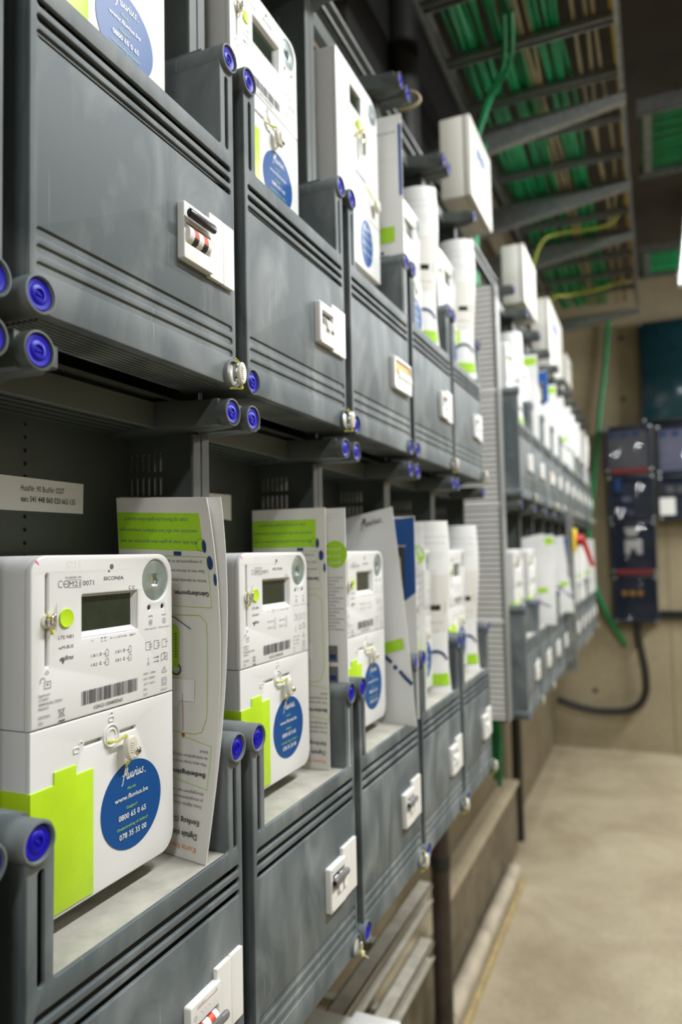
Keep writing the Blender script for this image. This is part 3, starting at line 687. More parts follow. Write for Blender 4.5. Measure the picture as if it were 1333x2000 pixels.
# three phase meter of the third upper enclosure
def meter3(label):
    t = thing('electricity_meter', label, 'electricity meter', (-0.030, Y0+0.5+0.041, CAMZ+0.400))
    W, H = 0.156, 0.274
    b = MB('white')
    b.plate([rrect(0, 0.082, W, H, 0.01, 8, rs=(0, 0, 0.028, 0.002)), rrect(0.048, 0.222, 0.090, 0.250, 0.001, 2)], -0.005, 0, 0.0012)
    b.plate([rrect(0, 0.082, W, H, 0.01, 8, rs=(0, 0, 0.028, 0.002))], -0.09, -0.0049)
    obj('body', b.done('body'), t)
    b = MB('white'); b.plate([rrect(0, 0, W, 0.081, 0.002, 2)], -0.09, 0.0, 0.0012)
    obj('terminal_cover', b.done('terminal_cover'), t)
    b = MB('lcd'); b.box(-0.005, -0.0035, 0.048, 0.090, 0.222, 0.250); obj('display', b.done('display', 0), t)
    b = MB('silver'); b.plate([circ(0.133, 0.250, 0.0145, 36), circ(0.133, 0.250, 0.005, 20)], -0.001, 0.0012, 0.0004); obj('magnet_disc', b.done('magnet'), t)
    b = MB('lime'); b.lathe([(0.006, 0), (0.006, 0.0025), (0.004, 0.003)], (0, 0.076, 0.205), n=20); obj('push_button', b.done('button'), t, label='lime green button')
    b = MB('blue'); b.plate([[(0.100+0.024*cos(q), 0.042+0.034*sin(q)) for q in [2*pi*k/40 for k in range(40)]]], 0, 0.0004)
    st = obj('sticker', b.done('sticker', 0), t, label='blue oval sticker')
    p = Print(); Wt = 'white2'; logo(p, 88, 60, 112, Wt, 0.8)
    p.text('www.fluvius.be', 82, 51, 118, 3.2, Wt); p.text('0800 65 0 65', 84, 38, 116, 3.6, Wt); p.text('078 35 35 00', 84, 25, 116, 3.6, Wt)
    obj('lettering', p.mesh('lettering', lambda a, b, e: Vector((0.0005+e, a, b))), st)
    b = MB('wire', 'seal', 'chrome')
    b.tube(helix((0.002, 0.060, 0.198), (0.008, 0.090, 0.185), 0.001, 14), 0.0006, 6); b.tube(helix((0.003, 0.058, 0.180), (0.006, 0.085, 0.202), 0.001, 12), 0.0006, 6)
    b.use('chrome').box(0.004, 0.010, 0.072, 0.080, 0.158, 0.190, 0.001, 1)
    obj('wire_seal', b.done('seal', 40), t)
    b = MB('wire', 'seal'); b.tube(helix((0.002, 0.098, 0.124), (0.008, 0.124, 0.108), 0.001, 12), 0.0006, 6)
    b.use('seal').plate([[(0.131+0.008*cos(q), 0.108+0.009*sin(q)) for q in [2*pi*k/24 for k in range(24)]]], 0.004, 0.010, 0.0015)
    obj('wire_seal', b.done('seal', 40), t)
    p = Print(); G = 'grey'
    for k in range(7): p.text('kWh 230V 400V IP51', 4, 250-k*5, 38-(k % 3)*6, 1.6, 'pale')
    for k in range(4): p.text('1.8.1  2.8.1', 96, 222-k*5, 118, 1.6, 'pale')
    p.text('SICONIA', 48, 258, 72, 2.8, G); p.line([(56, 210), (70, 198)], 0.9, G)
    random.seed(5); a = 62
    while a < 104: p.rect(a, 128, a+0.8, 137, G, 60); a += random.choice((1.4, 1.9, 2.4))
    p.text('1SAG3100', 66, 122.5, 100, 3, G)
    for k in range(4): p.text('Sagemcom', 5, 150-k*4, 18, 1.7, 'pale')
    obj('printing', p.mesh('printing', lambda a, b, e: Vector((0.0001+e, a, b))), t)
    return t

# ------------------------------------------------------------------ leaflets (standing on the shelf, folded lengthwise, facing along the row)
LW, LH = 0.101, 0.297
def leaflet(label, design, y, z, x1=-0.004, shape=0, w=LW, h=LH, group=None, lean=0.0, back=None):
    """x1 = front edge; shape gives the way the paper bends; origin at the foot of the sheet"""
    def surf(a, b, e=0.0):
        s = a/w; tt = b/h
        if shape == 0:      # bellied forward along the row in the middle, top corner pulled back
            yy = 0.013*sin(pi*min(1, max(0, tt)))*(0.35+0.65*s)-0.016*(1-tt)*(s)**1.5+0.0-0.010*(max(0, tt)**6)*(s**4)
            xx = -w+a+0.002*sin(pi*tt); b = b*(1-0.018*s)
        elif shape == 1:    # straight, slightly rolled
            yy = 0.010*(s-0.5)**2*4*0.5+0.004*sin(pi*tt); xx = -w+a
        elif shape == 2:    # slanted sheet: foot pushed out
            yy = -0.022*(1-tt)*s+0.006*sin(pi*tt)*s; xx = -w+a+0.036*(1-tt); b = b+0.20*(a-w)*tt
        elif shape == 3:    # rolled half round
            q = (s-0.5)*2.3; R = w/2.3
            xx = -w*0.5+R*sin(q)*1.02-0.004*sin(2*pi*tt); yy = R*(1-cos(q))*0.9-0.004*sin(pi*tt)
        else:
            yy = 0.004*s; xx = -w+a
        return Vector((xx+lean*b, yy-0.00075-e-0.0004, b))
    NA, NB = 30, 48
    bmx = MB('paper2' if design in ('guide',) else 'paper')
    vs = [surf(w*i/NA, h*j/NB) for j in range(NB+1) for i in range(NA+1)]
    vs2 = [v+Vector((0, 0.0012, 0)) for v in vs]
    n = len(vs); fs = []
    q = lambda i, j: j*(NA+1)+i
    for j in range(NB):
        for i in range(NA):
            fs.append((q(i, j), q(i+1, j), q(i+1, j+1), q(i, j+1))); fs.append((n+q(i, j), n+q(i, j+1), n+q(i+1, j+1), n+q(i+1, j)))
    ring = [q(i, 0) for i in range(NA)]+[q(NA, j) for j in range(NB)]+[q(NA-i, NB) for i in range(NA)]+[q(0, NB-j) for j in range(NB)]
    for k in range(len(ring)):
        a, c = ring[k], ring[(k+1) % len(ring)]; fs.append((a, n+a, n+c, c))
    bmx.raw(vs+vs2, fs)
    t = thing('leaflet', label, 'leaflet', (x1, y, z), group)
    obj('sheet', bmx.done('sheet', 60), t)
    if back:               # further folded pages behind
        b2 = MB('paper')
        for kk, (dx, dyy, dh) in enumerate(back):
            vs = [surf(w*i/NA, h*j/NB)+Vector((dx*(j/NB)**0.7*(i/NA), dyy*(0.4+0.6*i/NA)*(j/NB)**2.2, dh*j/NB)) for j in range(NB+1) for i in range(NA+1)]
            vs2 = [v+Vector((0, 0.0007, 0)) for v in vs]; b2.raw(vs+vs2, fs)
        obj('back_pages', b2.done('pages', 60), t)
    p = Print(); W = w*1000; H = h*1000
    dens = lambda b0, n, a0=8, a1=None, st=3.4, m='pale', hh=1.5: [p.text('de digitale meter en de bediening', a0, b0-k*st, (a1 or W-8)-(k % 3)*5, hh, m) for k in range(n)]
    if design == 'guide':
        gw = W-12
        p.rect(0.5, H-45, gw, H-13, 'limep')
        p.text('staat op fluvius.be/gebruikerspoort', 8, H-17.5, gw-13, 3.3, 'navy', rot=True)
        p.text('overzicht van alle beschikbare toepassinger', 1.5, H-27.2, gw-4, 3.3, 'navy', rot=True)
        p.text('Alle info over je gebruikerspoorten en een', 3, H-36.8, gw-5, 3.3, 'navy', rot=True)
        p.rect(58, H-49.5, 66, H-46, 'navy')
        p.ring(W-13.5, H-40, 5.2, 0.3, 'navy'); p.disc(W-10.2, H-41, 2.2, 'navy', ry=5.5); p.disc(W-5.8, H-55, 3.1, 'navy', ry=5.8); p.disc(W-1.8, H-69, 1.6, 'navy', ry=5.2)
        p.line([(1, H-50), (W-9, H-50), (W-7, H-93), (40, H-93)], 0.4, 'limep')
        p.text('je energieverbruik of -productie kunt analyseren of sturen', 2, H-53.5, W-14, 2.5, 'grey', rot=True)
        p.text('Daar kun je slimme toepassingen aan koppelen waarmee je', 1, H-61.5, W-12, 2.5, 'grey', rot=True)
        p.text('Achter dit dekseltje zitten je gebruikerspoorten.', 24, H-69.5, W-11, 2.5, 'grey', rot=True)
        p.rect(49, H-78, 53, H-74, 'limep'); p.text('Gebruikerspoorten', 57, H-80, W-9, 3.8, 'ink', rot=True, bold=0.02)
        # drawing of the meter
        p.line([(40, H-101), (82, H-100), (88, H-106), (89, 112), (85, 100), (78, 98), (40, 98)], 0.5, 'limep')
        p.poly([(30, H-152), (59, H-152), (60, H-113), (50, H-106), (30, H-104)], 'limep'); p.poly([(30, H-149), (57, H-149), (57.6, H-114), (50, H-108.5), (30, H-106.5)], 'paper2'); p.poly([(30, H-147), (55.6, H-147), (56, H-115), (49, H-110), (30, H-108)], 'lime')
        p.line([(40, H-100), (56, H-103), (72, H-112)], 0.8, 'navy')
        p.rect(40, 118, 60, 142, 'paper'); p.rect(58, 124, 76, 142, 'paper', 20); p.ring(57, 150, 4.5, 1.2, 'ink'); p.disc(57, 150, 2.4, 'pale')
        for k in range(9): p.rect(56, 160+k*2.4, 58, 161+k*2.4, 'grey')
        p.line([(64, 130), (66, 100)], 0.4, 'red'); p.disc(66.5, 96, 1.6, 'red'); p.line([(66, 95.5), (96, 90), (95, 56), (50, 62)], 0.4, 'limep')
        p.text('blad.', 84, 86, 93, 2.4, 'grey', rot=True); p.text('de belangrijkste weergaven', 50, 81, 93, 2.4, 'grey', rot=True); p.text('Met deze knop scroll je naar', 48, 76, 92, 2.4, 'grey', rot=True)
        p.text('Bedieningsknop', 52, 68, 92, 3.7, 'ink', rot=True, bold=0.02)
        p.text('doorgegeven aan onder', 52, 53, 92, 2.4, 'grey', rot=True); p.text('je energieleverancier gewoon', 46, 48, 92, 2.4, 'grey', rot=True); p.text('Deze digitale meters worden', 44, 43, 91, 2.4, 'grey', rot=True)
        p.text('Eénfasig (S211)', 52, 31, 90, 4.0, 'ink', rot=True, bold=0.01); p.text('Digitale elektriciteitsmeter', 28, 21, 89, 4.6, 'ink', rot=True, bold=0.01)
        p.text('Korte handleiding', 42, 11, 89, 4.2, 'orange', rot=True)
    elif design == 'info':
        dens(H-8, 3, 66, W-6); p.disc(W-13, H-54, 15, 'limep', ry=16)
        for k, st_ in enumerate(('plannen', 'of in vijf', 'geven')): p.text(st_, W-24, H-47-k*8, W-6, 3, 'paper', rot=True)
        dens(H-82, 16, 62, W-4, 4, 'grey', 2)
        for k in range(6): p.rect(W-24, 118-k*24, W-12, 137-k*24, 'dgrey'); p.rect(W-22, 121-k*24, W-14, 127-k*24, 'navy')
    elif design == 'logo':
        logo(p, 32, H-20, 70, 'ink', 1.1); dens(H-60, 1, 30, 60)
        dx = lambda b_: 36*(1-b_/H)
        p.poly([(W-42, 115), (W-8, 121), (W-7, 106), (W-41, 99)], 'limep')
        p.line([(W-50, 100), (W-40, 97), (W-30, 88)], 5.5, 'navy'); p.disc(W-24, 80, 3.6, 'navy'); p.line([(W-17, 74), (W-9, 65), (W-1, 58)], 5.5, 'navy')
        p.text('Fluvius', W-60, 40, W-36, 1.8, 'pale')
    elif design == 'blue':
        p.poly([(30, 172), (W-17, 172), (W-0.5, 184), (W-0.5, H-1), (W-20, H-3), (30, H-3)], 'bluep'); p.text('meter', W-36, H-46, W-14, 4.5, 'paper', bold=0.02)
        p.rect(W-40, 176, W-17, 252, 'olive'); p.rect(W-34, 190, W-22, 236, 'dsteel'); dens(90, 8, 30, W-8)
    elif design == 'meterpic':
        dens(H-28, 2, 34, W-4, 11, 'grey', 1.6); dens(H-58, 2, 40, W-12, 6, 'pale', 2)
        p.rect(W-44, 106, W-4, 204, 'paper2'); p.rect(W-38, 142, W-18, 152, 'lcd'); p.rect(W-12, 138, W-6, 156, 'cream')
        p.text('SIEMENS 5 000', W-38, 120, W-12, 2.4, 'grey'); p.line([(W-28, 108), (W-24, 104), (W-20, 108), (W-24, 112)], 0.8, 'pale', True)
        p.rect(W-46, 72, W-34, 102, 'lime'); p.ring(W-25, 50, 22, 5.0, 'navy', 16, 0.35, pi*0.80, ry=22)
        p.rect(W-44, 14, W-2, 34, 'limep'); dens(29, 3, W-40, W-8, 5.5, 'grey', 2)
    elif design == 'navyedge':
        p.text('fluvius.be', 62, H-28, 92, 3.4, 'grey'); p.rect(W-5, 184, W-0.5, 296, 'bluep'); dens(H-70, 2, 60, 92, 20)
        p.rect(W-36, 114, W-14, 138, 'limep'); p.line([(W-30, 90), (W-22, 80), (W-10, 71)], 5.0, 'navy'); p.disc(W-34, 98, 2.6, 'navy')
    elif design == 'greentop':
        p.rect(2, H-36, W-4, H-10, 'limep'); dens(H-50, 6, 8, W-8, 8); p.rect(30, 60, W-20, 78, 'limep'); dens(50, 4)
    elif design == 'plain':
        dens(H-20, 4, 10, W-8, 6); p.rect(W-44, 104, W-14, 122, 'limep'); p.line([(W-50, 80), (W-30, 66), (W-12, 60)], 4, 'navy')
    obj('printing', p.mesh('printing', lambda a, b, e: surf(a, b, e+0.0002), 0.0014), t)
    return t

#STRUCTURE
# ------------------------------------------------------------------ room
XW = -0.39
def slab(x0, x1, y0, y1, z0, z1, m): b = MB(m); b.box(x0, x1, y0, y1, z0, z1); return b.done('slab', 0)
struct('floor', slab(-0.6, 2.6, -3.0, 5.9, -0.1, 0, 'floor'))
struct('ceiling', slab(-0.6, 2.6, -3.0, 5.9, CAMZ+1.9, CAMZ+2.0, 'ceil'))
b = MB('endw')
b.box(-0.6, 2.6, 5.5, 5.7, 0, CAMZ+1.9)
b.use('ink')
for (x, z) in ((0.170, 1.49), (0.166, 1.05), (0.66, -0.75), (-0.1, -1.0)): b.cyl((x, 5.499, CAMZ+z), (x, 5.49999, CAMZ+z), 0.018, 14)
b.use('leftw').box(0.403, 0.409, 5.4985, 5.5, 0, CAMZ+0.75)
struct('wall_end', b.done('wall', 0))
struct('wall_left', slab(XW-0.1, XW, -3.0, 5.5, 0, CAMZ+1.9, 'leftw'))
struct('wall_right', slab(2.4, 2.5, -3.0, 5.5, 0, CAMZ+1.9, 'endw'))
struct('wall_back', slab(-0.5, 2.4, -3.0, -2.9, 0, CAMZ+1.9, 'endw'))

#OBJECTS
ORD = ['first', 'second', 'third', 'fourth', 'fifth', 'sixth', 'seventh', 'eighth', 'ninth', 'tenth']
def address_label(t):
    b = MB('paper'); b.plate([[(0.030, 0.2815), (0.1790, 0.2820), (0.1795, 0.3080), (0.030, 0.3090)]], -0.1248, -0.1245)
    l = obj('address_label', b.done('label', 0), t, label='white address label')
    p = Print(); p.text('HuisNr: 90 BusNr: 0207', 111, 297.8, 157, 4.6, 'ink', bold=0.012); p.text('ean: 541 448 860 020 663 135', 111, 289.2, 169.5, 4.6, 'ink', bold=0.012)
    obj('lettering', p.mesh('lettering', lambda a, b, e: Vector((-0.12445+e, a, b))), l)
def address_label2(t):
    b = MB('paper'); n = 10; vs = []
    for j in range(2):
        for i in range(n+1): s = i/n; vs.append((-0.1244+0.006*max(0, s-0.7)**1*3.0, 0.030+0.132*s, 0.2875+0.026*j-0.0015*max(0, s-0.7)*8*(1-j)))
    b.raw(vs, [(i, i+1, n+2+i, n+1+i) for i in range(n)])
    l = obj('address_label', b.done('label', 0), t, label='white address label with a curling corner')
    p = Print(); p.text('HuisNr: 90 BusNr: 0301', 50, 303.5, 116, 4.6, 'ink'); p.text('ean: 541 448 860 020 663 159', 50, 293.5, 142, 4.6, 'ink')
    obj('lettering', p.mesh('lettering', lambda a, b, e: Vector((-0.12435+e+0.018*max(0, (a-0.03)/0.132-0.7), a, b))), l)

UL = {-1: 'grey meter enclosure cut off at the left edge of the upper row', 0: 'nearest full grey enclosure of the upper row, with black-handled breaker',
      1: 'grey upper enclosure whose breaker has two white toggles, second from the left', 2: 'grey upper enclosure whose breaker window is amber with four toggles',
      3: 'grey upper enclosure just beyond the one with the amber breaker', 4: 'last grey upper enclosure before the pale slotted trunking'}
LL = {-1: 'grey meter enclosure cut off at the left edge of the lower row', 0: 'nearest full grey enclosure of the lower row, holding the large sharp meter',
      1: 'grey lower enclosure second from the left, with dark breaker handle', 2: 'grey lower enclosure under the sheet with navy dashes',
      3: 'grey lower enclosure fourth from the left, seal hanging at its foot', 4: 'last grey lower enclosure before the pale slotted trunking'}
GU, GL = 'grey enclosures in the upper row', 'grey enclosures in the lower row'
for k, br, seal, kw in ((-1, 2, False, {}), (0, 0, True, {}), (1, 2, True, {}), (2, 4, False, {}), (3, 1, True, {}), (4, 1, True, {})):
    enclosure(k, 'U', UL[k], GU, br, seal, **kw)
for k, br, seal, kw in ((-1, 2, False, dict(whitecap=True)), (0, 0, True, dict(barkind=8, address=address_label)), (1, 2, 1, dict(address=address_label2)), (2, 2, True, {}), (3, 1, True, {}), (4, 1, True, {})):
    enclosure(k, 'L', LL[k], GL, br, seal, **kw)
GM1, GM2 = 'white meters in the upper row', 'white meters in the lower row'
meter(0, 'U', 'white meter behind the nearest upper cover, only its blue sticker and flap showing', GM1)
meter(1, 'U', 'white upper meter with display, seal and blue sticker above the two-toggle breaker', GM1)
meter3('tall white meter with a square upper left corner, above the amber breaker')
meter(3, 'U', 'white upper meter behind the first rolled leaflet with lime band', GM1)
meter(4, 'U', 'white upper meter behind the rolled leaflet next to the trunking', GM1)
meter(0, 'L', 'large sharp white meter at lower left with lime button and blue sticker', GM2)
meter(1, 'L', 'second white meter of the lower row, between two paper guides', GM2)
meter(2, 'L', 'third white meter of the lower row, beside the sheet with navy dashes', GM2)
meter(3, 'L', 'fourth white meter of the lower row, mostly hidden by leaflets', GM2)
meter(4, 'L', 'fifth white meter of the lower row, seen between two rolled leaflets', GM2)
meter(-1, 'L', 'white meter of the lower row cut off at the left edge', GM2)
ZL, ZU = CAMZ-0.2432, CAMZ+0.3568
yy = lambda k, u: Y0+0.25*k+u
GP = 'leaflets standing on the lower shelves'
leaflet('off-white printed guide with a lime band, upside down, right of the nearest meter', 'guide', yy(0, .201), ZL, -0.005, 0, group=GP, back=[(0.006, 0.012, 0.001)])
leaflet('off-white printed guide with a lime band, upside down, right of the second meter', 'guide', yy(1, .196), ZL, -0.016, 4, w=0.094, group=GP)
leaflet('white folded leaflet with a lime circle behind the second guide', 'info', yy(1, .216), ZL, 0.000, 4, group=GP)
leaflet('white sheet with a script logo, lime tag and navy dashes', 'logo', yy(2, .200), ZL, -0.022, 2, w=0.085, h=0.311, group=GP)
leaflet('leaflet with a large blue panel behind the navy-dash sheet', 'blue', yy(2, .222), ZL, 0.004, 4, group=GP)
leaflet('narrow white leaflet with a lime circle left of the rolled leaflets', 'info', yy(3, .085), ZL, -0.018, 1, w=0.045, h=0.293, group=GP)
leaflet('rolled white leaflet showing a meter picture, fourth lower shelf', 'meterpic', yy(3, .165), ZL, 0.006, 3, w=0.095, group=GP)
leaflet('rolled white leaflet showing a meter picture, lower shelf beside the trunking', 'meterpic', yy(4, .165), ZL, 0.000, 3, w=0.095, group=GP)
GPU = 'leaflets standing on the upper shelves'
leaflet('white leaflet with a navy edge and lime tag, right of the tall meter', 'navyedge', yy(2, .213), ZU, 0.002, 4, group=GPU, h=0.312)
leaflet('rolled white leaflet with lime stripe and navy arc, fourth upper shelf', 'meterpic', yy(3, .160), ZU, 0.004, 3, group=GPU)
leaflet('rolled white leaflet with lime stripe and navy arc, upper shelf next to the trunking', 'meterpic', yy(4, .160), ZU, 0.014, 3, group=GPU)

# far block of ten columns
B2 = Y0+1.705
GFU, GFL = 'enclosures in the upper row of the far block', 'enclosures in the lower row of the far block'
for k in range(10):
    enclosure(k, 'U', 'grey enclosure in the upper row of the far block, %s from its near end' % ORD[k], GFU, (1, 1, 4, 1, 1, 1, 1, 1, 1, 1)[k], k % 3 != 1, base=B2)
    enclosure(k, 'L', 'grey enclosure in the lower row of the far block, %s from its near end' % ORD[k], GFL, 1, k % 3 != 2, base=B2)
    meter(k, 'U', 'white meter in the upper row of the far block, %s from its near end' % ORD[k], 'meters in the upper row of the far block', base=B2)
    meter(k, 'L', 'white meter in the lower row of the far block, %s from its near end' % ORD[k], 'meters in the lower row of the far block', base=B2)
for k, (d, sh, x1) in enumerate((('meterpic', 3, -0.004), ('greentop', 4, -0.006), ('blue', 4, -0.004), ('greentop', 4, -0.004), ('logo', 2, -0.006), ('plain', 4, 0.0), ('meterpic', 3, 0.0), ('plain', 3, 0.0), ('plain', 4, 0.0), ('meterpic', 3, 0.002))):
    leaflet('leaflet on the upper shelf of the far block, %s from its near end' % ORD[k], d, B2+0.25*k+(.165 if sh == 3 else .205), ZU, x1, sh, w=0.092, group='leaflets in the upper row of the far block')
for k, (d, sh, x1) in enumerate((('plain', 4, -0.070), ('plain', 2, -0.006), ('greentop', 4, -0.004), ('logo', 2, 0.0), ('blue', 4, 0.0), ('plain', 4, 0.0), ('plain', 4, 0.004), ('plain', 3, 0.004), ('plain', 4, 0.006), ('plain', 4, 0.006))):
    if k == 0: continue
    leaflet('leaflet on the lower shelf of the far block, %s from its near end' % ORD[k], d, B2+0.25*k+(.165 if sh == 3 else .205), ZL, x1, sh, w=0.092, group='leaflets in the lower row of the far block')

# slotted trunking between the blocks
t = thing('cable_trunking', 'light grey vertical slotted trunking between the near and the far block', 'cable trunking', (-0.097, 1.957, CAMZ-0.45))
b = MB('trunk')
z = 0.0
while z < 1.168:
    b.box(-0.055, 0.053, 0.0, 0.005, z, min(z+0.0108, 1.170)); z += 0.0147
b.box(-0.055, -0.052, 0.0, 0.050, 0, 1.17); b.box(0.050, 0.053, 0.0, 0.050, 0, 1.17); b.box(-0.055, 0.053, 0.047, 0.050, 0, 1.17); b.box(-0.055, 0.053, 0.0, 0.050, 0, 0.004)
for zz in (0.262, 0.575, 0.882): b.box(-0.056, 0.054, -0.0025, 0.004, zz-0.004, zz+0.004)
obj('duct', b.done('duct', 0), t)
b = MB('inner'); b.box(-0.050, 0.049, 0.0075, 0.010, 0.006, 1.168); obj('shade_backing', b.done('shade_sheet', 0), t)  # dark sheet paints the shade between the slats
b = MB('pole'); b.box(0.0545, 0.0585, -0.004, 0.046, 0, 1.175); obj('edge_strip', b.done('strip', 0), t)

# steel post with the main switch
t = thing('steel_post', 'square steel post in front of the far lower row, behind the red switch', 'post', (0.026, 2.98, CAMZ-0.47))
b = MB('steel'); b.box(-0.012, 0.012, -0.012, 0.012, 0, 0.62, 0.001, 1); b.box(-0.150, -0.012, -0.01, 0.01, 0.0, 0.02); b.box(-0.150, -0.012, -0.01, 0.01, 0.607, 0.62); obj('tube', b.done('tube', 0), t)
t = thing('main_switch', 'red rotary switch handle on a yellow plate, on the steel post', 'switch', (0.0385, 2.98, CAMZ+0.035))
b = MB('yellow'); b.box(0, 0.012, -0.032, 0.032, -0.045, 0.045, 0.004); obj('plate', b.done('plate'), t)
b = MB('red'); b.cyl((0.012, 0, 0), (0.04, 0, 0), 0.024, 24, 0.02)
b.raw([Vector(v) for v in ((0.022, -0.012, 0.01), (0.022, 0.012, 0.01), (0.062, 0.011, -0.105), (0.062, -0.011, -0.105), (0.042, -0.012, 0.014), (0.042, 0.012, 0.014), (0.076, 0.010, -0.100), (0.076, -0.010, -0.100))],
      [(0, 3, 2, 1), (4, 5, 6, 7), (0, 1, 5, 4), (1, 2, 6, 5), (2, 3, 7, 6), (3, 0, 4, 7)])
obj('handle', b.done('handle'), t)

# white junction boxes above the far end
def junction_box(y, L, z0, z1, x1, label, D=0.075):
    t = thing('junction_box', label, 'junction box', (x1, y, CAMZ+z0), 'cream junction boxes above the enclosures'); H = z1-z0
    b = MB('cream'); b.box(-D, -0.018, 0, L, 0, H, 0.003); obj('base', b.done('base'), t)
    b = MB('cream'); b.box(-0.0175, 0, 0, L, 0, H, 0.003); obj('lid', b.done('lid'), t)
    b = MB('white2')
    for (a, c) in ((0.014, 0.014), (L-0.014, 0.014), (0.014, H-0.014), (L-0.014, H-0.014)): b.cyl((-0.001, a, c), (0.0015, a, c), 0.005, 14)
    obj('screws', b.done('screws'), t)
    p = Print(); p.text('www', 60, H*1000*0.62, 60+L*420, H*210, 'bluep', bold=0.03); p.text('be', 60, H*1000*0.40, 60+L*300, H*120, 'pale', bold=0.02)
    obj('printing', p.mesh('printing', lambda a, b, e: Vector((0.0003+e, a, b))), t)
    b = MB('cream'); b.cyl((-0.04, L, H*0.2), (-0.04, L+0.02, H*0.2), 0.012, 16); obj('cable_gland', b.done('gland'), t)
junction_box(Y0+1.35, 0.235, 0.838, 1.036, -0.03, 'nearest cream junction box, high above the trunking')
junction_box(Y0+2.117, 0.26, 0.822, 1.022, -0.03, 'second cream junction box from the camera, above the far block')
junction_box(Y0+2.742, 0.46, 0.735, 1.038, -0.03, 'largest cream junction box, above the middle of the far block')
junction_box(Y0+3.30, 0.20, 0.800, 0.940, -0.022, 'smallest cream junction box, farthest above the far block')
def strut(name, label, p0, p1, w=0.02, h=0.041, cat='rail', m='steel', group=None):
    """C-shaped strut channel along X, Y or Z"""
    p0 = Vector(p0); p1 = Vector(p1); d = p1-p0; L = d.length
    b = MB(m); tk = 0.0025
    b.box(-w/2, -w/2+tk, 0, L, -h/2, h/2); b.box(-w/2, w/2, 0, L, h/2-tk, h/2); b.box(-w/2, w/2, 0, L, -h/2, -h/2+tk)
    b.box(w/2-tk, w/2, 0, L, h/2-0.009, h/2); b.box(w/2-tk, w/2, 0, L, -h/2, -h/2+0.009)
    me = b.done('strut', 0)
    rot = (0, 0, 0)
    if abs(d.z) > 0.9*L: rot = (pi/2, 0, 0) if d.z > 0 else (-pi/2, 0, 0)
    elif abs(d.x) > 0.9*L: rot = (0, 0, -pi/2)
    return thing(name, label, cat, p0, group, me, rot)
strut('mounting_rail', 'steel rail running behind the cream junction boxes', (-0.118, Y0-0.3, CAMZ+0.865), (-0.118, Y0+4.3, CAMZ+0.865), 0.02, 0.041)
strut('mounting_rail', 'second steel rail, lower behind the cream junction boxes', (-0.160, Y0-0.3, CAMZ+0.80), (-0.160, Y0+4.3, CAMZ+0.80), 0.02, 0.041)
for i, y in enumerate((Y0+0.12, Y0+1.12, Y0+2.1, Y0+3.9)):
    t = thing('wall_standoff', 'set of steel standoffs carrying the rails behind the enclosures, %s from the camera' % ORD[i], 'bracket', (XW+0.0005, y, CAMZ))
    b = MB('dsteel')
    for z in (0.865, 0.80, 0.5, -0.1): b.box(0, -0.150-XW, -0.012, 0.012, z-0.012, z+0.012)
    obj('arms', b.done('arms', 0), t)
# wall bracket arms that hold the rows
for i, (a, c, z, lab) in enumerate(((Y0-0.3, Y0+1.35, 0.60, 'upper'), (Y0-0.3, Y0+1.35, 0.0, 'lower'), (Y0+1.68, Y0+4.22, 0.60, 'upper'), (Y0+1.68, Y0+4.22, 0.0, 'lower'))):
    strut('mounting_rail', 'steel rail behind the %s row of the %s block' % (lab, ('near', 'far')[i//2]), (-0.139, a, CAMZ+z-0.1), (-0.139, c, CAMZ+z-0.1), 0.018, 0.041)
# two open channels below the near row
strut('channel_rail', 'upper of the two steel channels below the near lower row', (-0.205, 0.2, CAMZ-0.806), (-0.205, Y0+1.40, CAMZ-0.806), 0.035, 0.046, 'rail', 'dsteel')
strut('channel_rail', 'lower of the two steel channels below the near lower row', (-0.205, 0.2, CAMZ-0.937), (-0.205, Y0+1.40, CAMZ-0.937), 0.035, 0.046, 'rail', 'dsteel')
for i, y in enumerate((0.95, 1.45)):
    t = thing('wall_standoff', ('nearer', 'farther')[i]+' pair of steel standoffs carrying the channels under the near row', 'bracket', (XW+0.0005, y, CAMZ-0.87))
    b = MB('dsteel')
    for z in (0.064, -0.067): b.box(0, -0.222-XW, -0.012, 0.012, z-0.010, z+0.010)
    obj('arms', b.done('arms', 0), t)

def tubeobj(name, label, cat, pts, r, m, group=None, n=10):
    b = MB(m); base = Vector(pts[0]); b.tube([Vector(p)-base for p in pts], r, n); me = b.done(name, 60)
    return thing(name, label, cat, base, group, me)
def smoothp(pts, n=8):
    pts = [Vector(p) for p in pts]; out = []
    for i in range(len(pts)-1):
        p0 = pts[max(i-1, 0)]; p1 = pts[i]; p2 = pts[i+1]; p3 = pts[min(i+2, len(pts)-1)]
        for k in range(n):
            t = k/n; out.append(0.5*((2*p1)+(-p0+p2)*t+(2*p0-5*p1+4*p2-p3)*t*t+(-p0+3*p1-3*p2+p3)*t**3))
    out.append(pts[-1]); return out
# vertical black pipes, and a black sheet painting the wall's shade
t = thing('down_pipe', 'thick black upright pipe beside the steel channels', 'pipe', (-0.25, 2.0, 0))
b = MB('dpipe'); b.cyl((0, 0, 0.075), (0, 0, CAMZ-0.47), 0.026, 24); obj('tube', b.done('pipe', 40), t)
b = MB('bcable'); b.cyl((0, 0, 0.535), (0, 0, 0.560), 0.0295, 24); obj('clamp', b.done('clamp'), t)
t = thing('down_pipe', 'black upright pipe under the near end of the far block', 'pipe', (-0.33, 3.66, 0))
b = MB('bcable'); b.cyl((0, 0, 0), (0, 0, CAMZ-0.47), 0.024, 24); obj('tube', b.done('pipe', 40), t)
t = thing('riser_and_shade', 'black riser pipe on the left wall above the near block', 'pipe', (-0.30, Y0+1.70, CAMZ+0.0))
b = MB('bcable'); b.cyl((0, 0, -0.5), (0, 0, 1.88), 0.045, 24); obj('tube', b.done('pipe', 40), t)
